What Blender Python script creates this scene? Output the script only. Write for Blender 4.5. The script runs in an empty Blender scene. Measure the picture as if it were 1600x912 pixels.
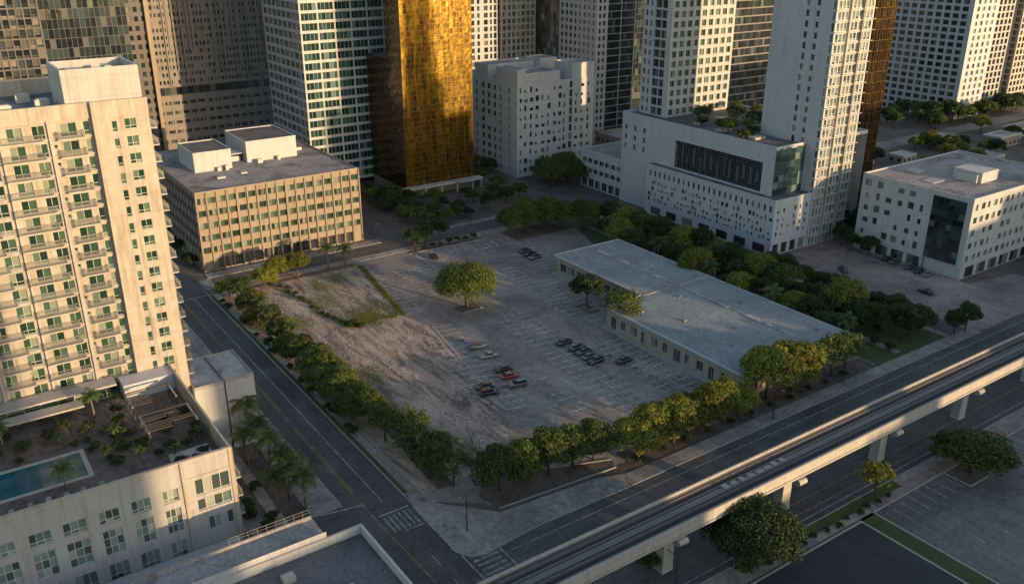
import bpy, math, random
import numpy as np
from mathutils import Vector, Matrix
random.seed(7)
RNG = np.random.default_rng(11)
R = math.radians
scene = bpy.context.scene

# ---------------------------------------------------------------- camera, sky, sun, exposure
cam_d = bpy.data.cameras.new('camera'); cam = bpy.data.objects.new('camera', cam_d)
scene.collection.objects.link(cam)
cam.location = (0, 0, 95); cam.rotation_euler = (R(90 - 22.3), 0, R(-34.6))
cam_d.sensor_width = 36; cam_d.lens = 36 * 1390 / 1600
cam_d.clip_start = 1; cam_d.clip_end = 8000
scene.camera = cam
SUN_AZ, SUN_EL = 160.0, 8.0          # azimuth clockwise from +Y
world = bpy.data.worlds.new("World"); scene.world = world; world.use_nodes = True
wn = world.node_tree
sky = wn.nodes.new('ShaderNodeTexSky'); sky.sky_type = 'NISHITA'; sky.sun_disc = False
sky.sun_elevation = R(SUN_EL); sky.sun_rotation = R(SUN_AZ)
sky.air_density = 1.0; sky.dust_density = 0.9; sky.ozone_density = 1.0
wn.links.new(sky.outputs[0], wn.nodes['Background'].inputs['Color'])
wn.nodes['Background'].inputs['Strength'].default_value = 0.15
sun_d = bpy.data.lights.new('sun', 'SUN'); sun_d.energy = 3.0; sun_d.angle = R(0.6); sun_d.color = (1.0, 0.68, 0.36)
sun = bpy.data.objects.new('sun', sun_d); scene.collection.objects.link(sun)
sd = Vector((math.sin(R(SUN_AZ)) * math.cos(R(SUN_EL)), math.cos(R(SUN_AZ)) * math.cos(R(SUN_EL)), math.sin(R(SUN_EL))))
sun.rotation_euler = sd.to_track_quat('Z', 'Y').to_euler(); sun.location = (0, 0, 300)
scene.view_settings.view_transform = 'Standard'; scene.view_settings.look = 'None'
scene.view_settings.exposure = 1.18; scene.view_settings.gamma = 1.0
scene.render.engine = 'CYCLES'
scene.cycles.max_bounces = 5; scene.cycles.diffuse_bounces = 3; scene.cycles.glossy_bounces = 3
scene.cycles.transmission_bounces = 2; scene.cycles.caustics_reflective = False; scene.cycles.caustics_refractive = False

# ---------------------------------------------------------------- helpers
COL = scene.collection
LABELS = {}
def tag(o, label=None, cat=None, group=None, kind=None):
    if label: o['label'] = label
    if cat: o['category'] = cat
    if group: o['group'] = group
    if kind: o['kind'] = kind
    return o
def empty(name, loc=(0, 0, 0), rz=0.0):
    o = bpy.data.objects.new(name, None); COL.objects.link(o)
    o.location = loc; o.rotation_euler = (0, 0, rz); o.empty_display_size = 1
    return o
def woff(p):
    v = Vector((0, 0, 0))
    while p is not None: v += p.location; p = p.parent
    return v
class MB:
    def __init__(s): s.v = []; s.f = []; s.m = []
    def poly(s, pts, mi=0):
        n = len(s.v); s.v += [tuple(p) for p in pts]; s.f.append(tuple(range(n, n + len(pts)))); s.m.append(mi)
    def box(s, x0, x1, y0, y1, z0, z1, mi=0, top=None):
        n = len(s.v)
        s.v += [(x0, y0, z0), (x1, y0, z0), (x1, y1, z0), (x0, y1, z0), (x0, y0, z1), (x1, y0, z1), (x1, y1, z1), (x0, y1, z1)]
        for q in ((0, 3, 2, 1), (4, 5, 6, 7), (0, 1, 5, 4), (1, 2, 6, 5), (2, 3, 7, 6), (3, 0, 4, 7)):
            s.f.append(tuple(n + i for i in q)); s.m.append(mi)
        if top is not None: s.m[-5] = top
    def prism(s, pts, z0, z1, mi=0, top=None):
        n = len(pts)
        for i in range(n):
            a = pts[i]; b = pts[(i + 1) % n]
            s.poly([(a[0], a[1], z0), (b[0], b[1], z0), (b[0], b[1], z1), (a[0], a[1], z1)], mi)
        s.poly([(p[0], p[1], z1) for p in pts], mi if top is None else top)
    def obox(s, O, u, a0, a1, b0, b1, z0, z1, mi=0):      # box in a facade frame: a along u, b outward
        n = (u[1], -u[0]); k = len(s.v)
        for z in (z0, z1):
            for a, b in ((a0, b0), (a1, b0), (a1, b1), (a0, b1)):
                s.v.append((O[0] + u[0] * a + n[0] * b, O[1] + u[1] * a + n[1] * b, z))
        for q in ((0, 1, 2, 3), (4, 7, 6, 5), (0, 4, 5, 1), (1, 5, 6, 2), (2, 6, 7, 3), (3, 7, 4, 0)):
            s.f.append(tuple(k + i for i in q)); s.m.append(mi)
    def tube(s, pts, rad, n=8, mi=0, cap=True):
        pts = [Vector(p) for p in pts]; k0 = len(s.v)
        if not isinstance(rad, (list, tuple)): rad = [rad] * len(pts)
        for i, p in enumerate(pts):
            d = (pts[min(i + 1, len(pts) - 1)] - pts[max(i - 1, 0)]).normalized()
            a = d.orthogonal().normalized() if abs(d.z) < .9 else Vector((1, 0, 0)).cross(d).normalized()
            b = d.cross(a)
            for j in range(n):
                t = 2 * math.pi * j / n
                s.v.append(tuple(p + (a * math.cos(t) + b * math.sin(t)) * rad[i]))
        for i in range(len(pts) - 1):
            for j in range(n):
                s.f.append((k0 + i * n + j, k0 + i * n + (j + 1) % n, k0 + (i + 1) * n + (j + 1) % n, k0 + (i + 1) * n + j)); s.m.append(mi)
        if cap:
            s.f.append(tuple(k0 + (len(pts) - 1) * n + j for j in range(n))); s.m.append(mi)
            s.f.append(tuple(k0 + n - 1 - j for j in range(n))); s.m.append(mi)
    def mesh(s, name, mats, off=(0, 0, 0), smooth=False):
        me = bpy.data.meshes.new(name)
        me.from_pydata([(v[0] - off[0], v[1] - off[1], v[2] - off[2]) for v in s.v], [], s.f)
        for m in mats: me.materials.append(m)
        if len(mats) > 1: me.polygons.foreach_set('material_index', s.m)
        if smooth: me.polygons.foreach_set('use_smooth', [True] * len(s.f))
        me.update(); return me
    def build(s, name, mats, parent=None, off=None, smooth=False):
        if not isinstance(mats, (list, tuple)): mats = [mats]
        if off is None: off = woff(parent) if parent else (0, 0, 0)
        o = bpy.data.objects.new(name, s.mesh(name, mats, off, smooth)); COL.objects.link(o)
        if parent: o.parent = parent
        return o
def put(name, mesh, parent, loc, rz=0.0):                 # child sharing a mesh, local location
    o = bpy.data.objects.new(name, mesh); COL.objects.link(o); o.parent = parent
    o.location = loc; o.rotation_euler = (0, 0, rz); return o
def copy_tree(o, parent=None):
    c = o.copy(); COL.objects.link(c); c.parent = parent
    for ch in list(o.children): copy_tree(ch, c)
    return c
ORD = ['first', 'second', 'third', 'fourth', 'fifth', 'sixth', 'seventh', 'eighth', 'ninth', 'tenth', 'eleventh', 'twelfth', 'thirteenth',
       'fourteenth', 'fifteenth', 'sixteenth', 'seventeenth', 'eighteenth', 'nineteenth', 'twentieth', 'twenty-first', 'twenty-second', 'twenty-third', 'twenty-fourth', 'twenty-fifth']

ORD += ['twenty-' + o for o in ORD[5:9]] + ['thirtieth'] + ['thirty-' + o for o in ORD[:9]] + ['fortieth'] + ['forty-' + o for o in ORD[:9]]
def left_to_right(pts):       # order of the points as seen from the viewpoint
    return sorted(pts, key=lambda p: math.atan2(p[0], p[1]))

# ---------------------------------------------------------------- materials
def newmat(name):
    m = bpy.data.materials.new(name); m.use_nodes = True
    nt = m.node_tree; return m, nt, nt.nodes['Principled BSDF']
def N(nt, t, **kw):
    n = nt.nodes.new(t)
    for k, v in kw.items():
        if k in n.inputs: n.inputs[k].default_value = v
        else: setattr(n, k, v)
    return n
def ramp(nt, src, stops):
    r = nt.nodes.new('ShaderNodeValToRGB'); cr = r.color_ramp
    while len(cr.elements) < len(stops): cr.elements.new(.5)
    for e, (p, c) in zip(cr.elements, stops):
        e.position = p; e.color = (*c, 1) if len(c) == 3 else c
    nt.links.new(src, r.inputs[0]); return r
def mixc(nt, fac, a, b, mode='MIX'):
    n = nt.nodes.new('ShaderNodeMix'); n.data_type = 'RGBA'; n.blend_type = mode
    for sock, v in ((n.inputs[0], fac), (n.inputs[6], a), (n.inputs[7], b)):
        if isinstance(v, (int, float)): sock.default_value = v
        elif isinstance(v, tuple): sock.default_value = (*v, 1)
        else: nt.links.new(v, sock)
    return n.outputs[2]
def noise(nt, scale, detail=5, rough=.6, vec=None, sc=None, dist=0.0):
    geo = nt.nodes.new('ShaderNodeNewGeometry')
    src = geo.outputs['Position']
    if sc:
        mp = nt.nodes.new('ShaderNodeMapping'); mp.inputs['Scale'].default_value = sc; nt.links.new(src, mp.inputs[0]); src = mp.outputs[0]
    n = nt.nodes.new('ShaderNodeTexNoise'); n.inputs['Scale'].default_value = scale; n.inputs['Detail'].default_value = detail
    n.inputs['Roughness'].default_value = rough; n.inputs['Distortion'].default_value = dist
    nt.links.new(src, n.inputs['Vector']); return n.outputs[0]
def bump(nt, b, h, strength=.3, dist=.05):
    n = nt.nodes.new('ShaderNodeBump'); n.inputs['Strength'].default_value = strength; n.inputs['Distance'].default_value = dist
    nt.links.new(h, n.inputs['Height']); nt.links.new(n.outputs[0], b.inputs['Normal'])
def paint(name, col, rough=.7, dirt=.25, streak=True, tint=(.75, .68, .6), joint=3.3):
    m, nt, b = newmat(name); b.inputs['Roughness'].default_value = rough
    d = tuple(c * t * (1 - dirt) for c, t in zip(col, tint))
    n1 = noise(nt, .35, 6, .65)
    r1 = ramp(nt, n1, [(.38, (0, 0, 0)), (.7, (1, 1, 1))])
    c = mixc(nt, r1.outputs[0], col, tuple(x * (1 - dirt * .5) for x in col))
    if streak:
        n2 = noise(nt, 1.3, 6, .7, sc=(1, 1, .06)); r2 = ramp(nt, n2, [(.5, (0, 0, 0)), (.72, (1, 1, 1))])
        f = nt.nodes.new('ShaderNodeMath'); f.operation = 'MULTIPLY'; f.inputs[1].default_value = .7; nt.links.new(r2.outputs[0], f.inputs[0])
        c = mixc(nt, f.outputs[0], c, d)
    geo = nt.nodes.new('ShaderNodeNewGeometry'); sx = nt.nodes.new('ShaderNodeSeparateXYZ'); nt.links.new(geo.outputs['Position'], sx.inputs[0])
    ad = nt.nodes.new('ShaderNodeMath'); ad.operation = 'ADD'; nt.links.new(sx.outputs[0], ad.inputs[0]); nt.links.new(sx.outputs[1], ad.inputs[1])
    for src, per in ((sx.outputs[2], joint), (ad.outputs[0], joint * 1.45)):      # shallow panel joints
        dv = nt.nodes.new('ShaderNodeMath'); dv.operation = 'DIVIDE'; dv.inputs[1].default_value = per; nt.links.new(src, dv.inputs[0])
        fr = nt.nodes.new('ShaderNodeMath'); fr.operation = 'FRACT'; nt.links.new(dv.outputs[0], fr.inputs[0])
        rj = ramp(nt, fr.outputs[0], [(0, (.72, .72, .72)), (.022, (.72, .72, .72)), (.03, (1, 1, 1))]); c = mixc(nt, .8, c, rj.outputs[0], 'MULTIPLY')
    nt.links.new(c, b.inputs['Base Color'])
    bump(nt, b, noise(nt, 3, 4), .15, .03)
    return m
def plain(name, col, rough=.6, metal=0.0, emis=None):
    m, nt, b = newmat(name); b.inputs['Roughness'].default_value = rough; b.inputs['Metallic'].default_value = metal
    c = mixc(nt, noise(nt, 2.0, 4), col, tuple(x * .7 for x in col)); nt.links.new(c, b.inputs['Base Color'])
    return m
def roofmat(name, col, dark, scale=.12):
    m, nt, b = newmat(name); b.inputs['Roughness'].default_value = .85
    r1 = ramp(nt, noise(nt, scale, 8, .68, dist=.6), [(.36, dark), (.5, col), (.68, tuple(min(1, c * 1.25) for c in col))])
    r2 = ramp(nt, noise(nt, 1.6, 6, .7), [(.35, (.6, .6, .6)), (.65, (1, 1, 1))])
    c = mixc(nt, 1.0, r1.outputs[0], r2.outputs[0], 'MULTIPLY'); 
    geo = nt.nodes.new('ShaderNodeNewGeometry'); v = nt.nodes.new('ShaderNodeTexVoronoi'); v.feature = 'DISTANCE_TO_EDGE'; v.inputs['Scale'].default_value = .16
    nt.links.new(geo.outputs['Position'], v.inputs['Vector']); r3 = ramp(nt, v.outputs['Distance'], [(.0, (.55, .55, .55)), (.02, (1, 1, 1))])
    c = mixc(nt, .6, c, r3.outputs[0], 'MULTIPLY')
    nt.links.new(c, b.inputs['Base Color']); bump(nt, b, noise(nt, 1.5, 5), .3, .06); return m
def asphalt(name, col, patch, spots=1.0, crack=True, scale=.05, along=(1.6, .12, 1)):
    m, nt, b = newmat(name); b.inputs['Roughness'].default_value = .9
    r1 = ramp(nt, noise(nt, scale, 9, .66, dist=.8), [(.34, patch), (.5, col), (.66, tuple(c * 1.35 for c in col))])
    r2 = ramp(nt, noise(nt, .9, 8, .75), [(.32, (.55, .55, .55)), (.6, (1, 1, 1)), (.8, (1.2, 1.2, 1.2))])
    c = mixc(nt, spots, r1.outputs[0], r2.outputs[0], 'MULTIPLY')
    r4 = ramp(nt, noise(nt, .35, 6, .7, sc=along), [(.42, (.72, .72, .72)), (.6, (1, 1, 1))])
    c = mixc(nt, .6, c, r4.outputs[0], 'MULTIPLY')
    if crack:
        geo = nt.nodes.new('ShaderNodeNewGeometry'); w = nt.nodes.new('ShaderNodeVectorMath'); w.operation = 'ADD'
        nn = nt.nodes.new('ShaderNodeTexNoise'); nn.inputs['Scale'].default_value = .4; nt.links.new(geo.outputs['Position'], nn.inputs['Vector'])
        sc_ = nt.nodes.new('ShaderNodeVectorMath'); sc_.operation = 'SCALE'; sc_.inputs['Scale'].default_value = 4
        nt.links.new(nn.outputs['Color'], sc_.inputs[0]); nt.links.new(geo.outputs['Position'], w.inputs[0]); nt.links.new(sc_.outputs[0], w.inputs[1])
        v = nt.nodes.new('ShaderNodeTexVoronoi'); v.feature = 'DISTANCE_TO_EDGE'; v.inputs['Scale'].default_value = .13
        nt.links.new(w.outputs[0], v.inputs['Vector']); r3 = ramp(nt, v.outputs['Distance'], [(.0, (.5, .5, .5)), (.018, (1, 1, 1))])
        c = mixc(nt, .7, c, r3.outputs[0], 'MULTIPLY')
    nt.links.new(c, b.inputs['Base Color']); bump(nt, b, noise(nt, 4, 5), .3, .03); return m
def glass(name, cols, rough=.06, metal=.0, spec=.9, wob=.12, vary=False):
    m, nt, b = newmat(name); b.inputs['Roughness'].default_value = rough; b.inputs['Metallic'].default_value = metal
    b.inputs['Specular IOR Level'].default_value = spec; b.inputs['IOR'].default_value = 1.7
    geo = nt.nodes.new('ShaderNodeNewGeometry'); oi = nt.nodes.new('ShaderNodeObjectInfo')
    a = nt.nodes.new('ShaderNodeMath'); a.operation = 'ADD'; nt.links.new(geo.outputs['Random Per Island'], a.inputs[0]); nt.links.new(oi.outputs['Random'], a.inputs[1])
    f = nt.nodes.new('ShaderNodeMath'); f.operation = 'FRACT'; nt.links.new(a.outputs[0], f.inputs[0])
    r = ramp(nt, f.outputs[0], cols); r.color_ramp.interpolation = 'CONSTANT'
    col = r.outputs[0]
    if vary:      # wavy vertical reflections painted into the glass colour
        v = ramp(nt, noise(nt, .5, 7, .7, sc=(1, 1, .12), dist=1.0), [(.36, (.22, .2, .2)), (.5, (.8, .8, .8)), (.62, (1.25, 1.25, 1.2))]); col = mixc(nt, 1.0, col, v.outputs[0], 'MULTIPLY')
    nt.links.new(col, b.inputs['Base Color'])
    bump(nt, b, noise(nt, .7, 3), wob, .25); return m

GREEN_GLASS = [(0, (.015, .035, .022)), (.3, (.03, .07, .04)), (.5, (.05, .10, .065)), (.68, (.10, .15, .11)), (.85, (.22, .24, .19))]
DARK_GLASS = [(0, (.012, .016, .018)), (.38, (.025, .032, .035)), (.6, (.05, .06, .06)), (.78, (.10, .10, .09)), (.9, (.2, .18, .15))]
TEAL_GLASS = [(0, (.01, .03, .03)), (.4, (.02, .05, .045)), (.7, (.04, .09, .08)), (.9, (.12, .18, .16))]
M = {}
M['cream'] = paint('cream_stucco', (.40, .35, .285), dirt=.5, tint=(.8, .66, .46))
M['cream2'] = paint('grey_stucco', (.38, .36, .345), dirt=.25)
M['white'] = paint('white_stucco', (.44, .43, .42), dirt=.16)
M['cool'] = paint('white_panel', (.44, .445, .46), dirt=.12)
M['beige'] = paint('beige_concrete', (.27, .215, .16), dirt=.3)
M['concrete'] = paint('concrete', (.40, .37, .33), dirt=.3)
M['taupe'] = paint('taupe_concrete', (.20, .18, .168), dirt=.35)
M['taupe_shade'] = paint('shaded_taupe_concrete', (.105, .098, .095), dirt=.4)  # darkened taupe: shade missing on the far left towers is put into the colour
M['louvre'] = paint('louvre_metal', (.10, .095, .105), dirt=.4)
M['lowwall'] = paint('tan_wall', (.33, .28, .235), dirt=.25)
M['roofgrey'] = roofmat('grey_roof', (.30, .28, .28), (.12, .11, .11))
M['roofblue'] = roofmat('pale_blue_roof', (.25, .27, .275), (.205, .225, .235), .09)
M['roofdark'] = roofmat('dark_roof', (.13, .125, .14), (.06, .06, .07))
M['roofwhite'] = roofmat('light_roof', (.42, .40, .39), (.22, .2, .2))
M['gwin'] = glass('green_window_glass', GREEN_GLASS)
M['dwin'] = glass('dark_window_glass', DARK_GLASS)
M['twin'] = glass('teal_window_glass', TEAL_GLASS)
M['pwin'] = glass('curtained_glass', [(0, (.05, .07, .06)), (.3, (.12, .17, .15)), (.6, (.20, .25, .22)), (.85, (.33, .34, .30))])
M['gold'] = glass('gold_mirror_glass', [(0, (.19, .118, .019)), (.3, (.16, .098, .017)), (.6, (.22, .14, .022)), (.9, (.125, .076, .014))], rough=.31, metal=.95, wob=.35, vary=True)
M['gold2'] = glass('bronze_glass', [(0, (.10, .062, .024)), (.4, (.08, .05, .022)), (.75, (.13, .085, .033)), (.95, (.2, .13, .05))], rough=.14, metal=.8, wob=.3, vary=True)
M['darkcw'] = glass('dark_curtain_glass', [(0, (.01, .014, .016)), (.4, (.02, .03, .03)), (.7, (.035, .055, .055)), (.92, (.10, .11, .10))], rough=.08)
M['mull'] = plain('dark_mullion', (.035, .03, .03), .5)
M['goldmull'] = plain('gold_mullion', (.22, .125, .03), .4, .5)
M['frame'] = plain('window_frame', (.55, .54, .5), .5)
M['framed'] = plain('dark_frame', (.08, .08, .08), .5)
M['rail_grey'] = plain('grey_railing', (.20, .21, .19), .5, .2)
M['steel'] = plain('rail_steel', (.33, .29, .27), .4, .7)
M['bed'] = plain('track_bed', (.045, .038, .038), .95)
M['tie'] = plain('plinth', (.13, .11, .11), .9)
M['walk'] = paint('walkway_concrete', (.13, .125, .125), dirt=.3, streak=False)
M['asphalt'] = asphalt('road_asphalt', (.092, .087, .085), (.062, .059, .06))
M['asphaltx'] = asphalt('street_asphalt', (.092, .087, .085), (.062, .059, .06), along=(.1, 1.6, 1))
M['lot'] = asphalt('lot_asphalt', (.27, .232, .208), (.16, .138, .126))
M['lot2'] = asphalt('south_lot_asphalt', (.15, .14, .138), (.10, .095, .095))
M['stain'] = asphalt('oil_stained_asphalt', (.12, .108, .10), (.075, .07, .066), .8, False)
M['fresh2'] = asphalt('patched_asphalt', (.066, .063, .064), (.05, .048, .05), .8, False)
M['fresh'] = asphalt('fresh_asphalt', (.034, .034, .042), (.026, .026, .034), .6, False)
M['pave'] = asphalt('pavement_concrete', (.29, .26, .24), (.17, .155, .145), 1.0, True, .12)
M['brickpave'] = asphalt('pink_paving', (.27, .19, .17), (.16, .12, .11), 1.0, False, .15)
M['kerb'] = paint('kerb_concrete', (.34, .32, .30), dirt=.35, streak=False)
M['linew'] = asphalt('white_line', (.42, .41, .40), (.13, .13, .13), 1.0, False, .6)
M['cross'] = asphalt('worn_crossing_paint', (.27, .265, .26), (.09, .088, .088), 1.0, True, .9)
M['linef'] = asphalt('faded_white_line', (.62, .61, .59), (.30, .29, .28), 1.0, False, .9)
M['liney'] = asphalt('yellow_line', (.36, .22, .055), (.13, .10, .06), 1.0, False, .6)
M['metal'] = plain('painted_metal', (.30, .30, .30), .45, .5)
M['darkmetal'] = plain('dark_metal', (.05, .05, .05), .5, .4)
M['hvac'] = plain('hvac_metal', (.42, .42, .40), .5, .3)
M['bark'] = plain('bark', (.10, .075, .055), .95)
M['palmbark'] = plain('palm_bark', (.20, .17, .14), .95)
M['tyre'] = plain('tyre_rubber', (.02, .02, .02), .9)
M['rim'] = plain('alloy_rim', (.35, .35, .36), .3, .8)
M['carglass'] = plain('car_glass', (.015, .018, .02), .05)
M['lampglass'] = plain('headlight_glass', (.7, .7, .68), .15)
M['tail'] = plain('tail_light', (.35, .02, .015), .25)
M['wood'] = plain('timber_deck', (.06, .05, .045), .8)
M['deck'] = asphalt('deck_pavers', (.15, .12, .11), (.08, .065, .06), 1.0, False, .2)
M['soil'] = asphalt('mulch', (.13, .10, .08), (.07, .055, .04), 1.0, False, .3)

def leafmat(name, c0, c1, c2):
    m, nt, b = newmat(name); b.inputs['Roughness'].default_value = .55; b.inputs['Specular IOR Level'].default_value = .25
    geo = nt.nodes.new('ShaderNodeNewGeometry'); oi = nt.nodes.new('ShaderNodeObjectInfo')
    r = ramp(nt, geo.outputs['Random Per Island'], [(0, c0), (.5, c1), (1, c2)])
    hsv = nt.nodes.new('ShaderNodeHueSaturation'); mr = nt.nodes.new('ShaderNodeMapRange')
    mr.inputs['To Min'].default_value = .7; mr.inputs['To Max'].default_value = 1.3; nt.links.new(oi.outputs['Random'], mr.inputs['Value'])
    nt.links.new(mr.outputs[0], hsv.inputs['Value']); nt.links.new(r.outputs[0], hsv.inputs['Color'])
    nt.links.new(hsv.outputs[0], b.inputs['Base Color'])
    tr = nt.nodes.new('ShaderNodeBsdfTranslucent'); ms = nt.nodes.new('ShaderNodeMixShader'); ms.inputs[0].default_value = .3
    nt.links.new(hsv.outputs[0], tr.inputs['Color']); nt.links.new(b.outputs[0], ms.inputs[1]); nt.links.new(tr.outputs[0], ms.inputs[2])
    nt.links.new(ms.outputs[0], nt.nodes['Material Output'].inputs[0]); return m
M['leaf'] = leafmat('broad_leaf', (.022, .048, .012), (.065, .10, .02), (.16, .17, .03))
M['leafy'] = leafmat('yellow_green_leaf', (.055, .08, .014), (.14, .155, .022), (.26, .24, .035))  # yellow raised so the leaf colour itself carries the low sun
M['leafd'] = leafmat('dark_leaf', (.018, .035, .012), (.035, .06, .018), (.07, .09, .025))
M['frond'] = leafmat('palm_frond', (.028, .055, .016), (.055, .09, .026), (.12, .13, .04))
M['grass'] = asphalt('lawn_grass', (.05, .075, .018), (.075, .065, .03), 1.0, False, .25)

# dirt of the empty parcel: churned earth, with ruts and sun streaks put into the colour
def dirtmat():
    m, nt, b = newmat('bare_dirt'); b.inputs['Roughness'].default_value = .95
    n1 = noise(nt, .3, 9, .7, dist=1.2, sc=(1.0, .2, 1)); r1 = ramp(nt, n1, [(.34, (.10, .078, .07)), (.44, (.22, .165, .135)), (.52, (.37, .275, .215)), (.64, (.50, .38, .31))])
    n2 = noise(nt, 1.2, 8, .75); r2 = ramp(nt, n2, [(.33, (.6, .6, .6)), (.6, (1.05, 1.05, 1.05))])
    c = mixc(nt, 1.0, r1.outputs[0], r2.outputs[0], 'MULTIPLY'); nt.links.new(c, b.inputs['Base Color'])
    bump(nt, b, noise(nt, .5, 8, .7, dist=1.0, sc=(1, .45, 1)), .5, .35); return m
M['dirt'] = dirtmat()
M['land'] = asphalt('rough_ground', (.125, .10, .085), (.06, .055, .04), 1.0, False, .08)

# pool water
m, nt, b = newmat('pool_water'); b.inputs['Base Color'].default_value = (.006, .085, .11, 1); b.inputs['Roughness'].default_value = .06
bump(nt, b, noise(nt, 1.6, 3), .12, .1); M['water'] = m

# ---------------------------------------------------------------- setting: ground sheets
def struct(name, mb, mats):
    o = mb.build(name, mats); o['kind'] = 'structure'; return o
def sheet(name, polys, mat, z):
    mb = MB()
    for p in polys: mb.poly([(x, y, z) for x, y in p])
    return struct(name, mb, mat)
def rect(x0, x1, y0, y1): return [(x0, y0), (x1, y0), (x1, y1), (x0, y1)]
def slab(name, polys, mat, z1, z0=-.05, top=None):
    mb = MB()
    for p in polys: mb.prism(p, z0, z1, 0, top)
    return struct(name, mb, mat)
sheet('ground', [rect(-3000, 3500, -3000, 4000)], M['land'], -.02)
sheet('avenue', [rect(44, 60.4, -200, 700)], M['asphalt'], .004)
sheet('rail_street', [rect(-200, 44, 75, 101), rect(60.4, 900, 75, 101)], M['asphaltx'], .004)
sheet('cross_street', [rect(60.4, 215, 240.5, 249.5), rect(-200, 44, 240.5, 249.5)], M['asphalt'], .004)
sheet('north_street', [rect(121, 132, 249.5, 700)], M['asphalt'], .004)
sheet('east_street', [[(203, 101), (212.5, 101), (212.5, 240), (196, 290), (196, 700), (186, 700), (186, 290), (203, 240)]], M['asphalt'], .008)
sheet('far_road', [rect(292, 900, 236, 246), rect(420, 900, 160, 166)], M['lot'], .004)
# the big parking lot and the parcels
arc = [(64.5 + 4.6 * math.cos(t), 104.6 + 4.6 * math.sin(t)) for t in [R(180 + 90 * i / 6) for i in range(7)]]
sheet('parking_lot', [[(63.2, 118), (75, 108.5), (200, 104.6), (202, 239), (64, 239)]], M['lot'], .01)
sheet('dirt_parcel', [[(63.4, 122), (82, 120), (92.5, 136), (101.5, 181), (98.2, 193), (105, 234), (80, 235.5), (63.4, 233)]], M['dirt'], .016)
slab('pavement', [[(60.6, 119.5), (60.0, 118), (59.9, 112), (59.9, 107)] + arc + [(75, 100.9), (98, 101.5), (98, 104.6), (92, 106.5), (72, 108.0), (64.2, 116.5), (63.2, 122), (63.2, 122.5)][:-1] + [(61.0, 122)],
                  rect(60.5, 63.2, 122.02, 237), rect(98.02, 214, 101.2, 104.4), rect(66, 118, 237.4, 240.3), rect(64.5, 120.5, 249.6, 253.6),
                  rect(44.2, 49.6, 125.2, 239.5), rect(118.2, 186, 237.6, 240.3), rect(133, 186, 249.7, 252.2), rect(128, 400, 71.0, 74.8), rect(70, 127.9, 70.9, 74.8)], M['pave'], .12)
mb = MB()
for (x0, y0, x1, y1) in ((60.42, 119, 60.42, 240), (72, 101.05, 214, 101.05), (49.75, 125, 49.75, 240), (70, 74.95, 400, 74.95), (66, 240.4, 186, 240.4), (64, 249.52, 120.5, 249.52)):
    if x0 == x1: mb.box(x0 - .09, x0 + .09, y0, y1, -.05, .145)
    else: mb.box(x0, x1, y0 - .09, y0 + .09, -.05, .145)
for i in range(6):
    a, c = arc[i], arc[i + 1]; d = Vector((c[0] - a[0], c[1] - a[1])).normalized()
    mb.prism([(a[0] - d.y * .02, a[1] + d.x * .02), (a[0] + d.y * .2, a[1] - d.x * .2), (c[0] + d.y * .2, c[1] - d.x * .2), (c[0] - d.y * .02, c[1] + d.x * .02)], -.05, .147)
struct('kerb', mb, M['kerb'])
sheet('side_yard', [rect(31, 44.1, 108, 240)], M['land'], .01)
slab('yard_path', [rect(38.2, 40.3, 112, 156), rect(34, 37, 120, 131)], M['pave'], .08)
sheet('east_lot', [[(213, 101.5), (262, 101.5), (262, 118), (243, 121), (256, 200), (213, 168)]], M['lot'], .012)
sheet('plaza', [[(214.5, 153), (233, 156), (256, 167.5), (256, 176), (214.5, 168.5)]], M['brickpave'], .02)
sheet('east_verge', [[(176.5, 104.6), (202.8, 104.6), (202.8, 226), (186, 236), (176.5, 210)]], M['grass'], .02)
slab('east_pavement', [rect(185.4, 187.6, 106, 224), rect(204, 206, 104.6, 160)], M['pave'], .06)
sheet('lawn', [rect(60.62, 61.5, 122.5, 236)], M['grass'], .126)
sheet('south_lot', [rect(126, 420, -40, 70.6)], M['lot2'], .01)
sheet('south_court', [rect(70, 121.6, -40, 70.2)], M['fresh'], .01)
sheet('south_verge', [rect(122.0, 125.6, -40, 70.8), rect(84, 126, 70.3, 70.88), rect(95, 137, 72.6, 74.7)], M['grass'], .13)
slab('court_kerb', [rect(121.65, 121.98, -40, 70.5), rect(70, 121.65, 70.22, 70.5), rect(125.62, 125.95, -40, 70.88), rect(125.95, 400, 70.65, 70.9)], M['kerb'], .15)
slab('brick_walk', [rect(128, 172, 71.1, 73.2)], M['brickpave'], .125)
slab('south_building_yard', [rect(-200, 44, 101.2, 125)], M['pave'], .1)
# planted strips of the lot
def strip(p, q, w): 
    d = Vector((q[0] - p[0], q[1] - p[1])).normalized(); n = Vector((-d.y, d.x)) * w / 2
    return [(p[0] - n.x, p[1] - n.y), (q[0] - n.x, q[1] - n.y), (q[0] + n.x, q[1] + n.y), (p[0] + n.x, p[1] + n.y)]
sheet('grass_strip', [strip((98.6, 193.3), (105.4, 234), 1.0)], M['grass'], .024)
sheet('planting_bed', [rect(112.2, 118.5, 186, 190.5), strip((68, 120), (70, 145), 3.5), [(72.5, 109.2), (98, 107.4), (99, 109.6), (75, 118.5), (71.5, 114)],
                       [(101, 105), (176, 105), (176, 109.8), (101, 111)], strip((123, 236.2), (150, 234.6), 2.6), rect(158, 184, 226, 236.6), rect(139.8, 144, 149, 156), rect(139.5, 143.5, 166, 173), rect(69, 104, 234.6, 237.2),
                       rect(147.6, 154.6, 65.6, 70.6)], M['soil'], .028)
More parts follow.
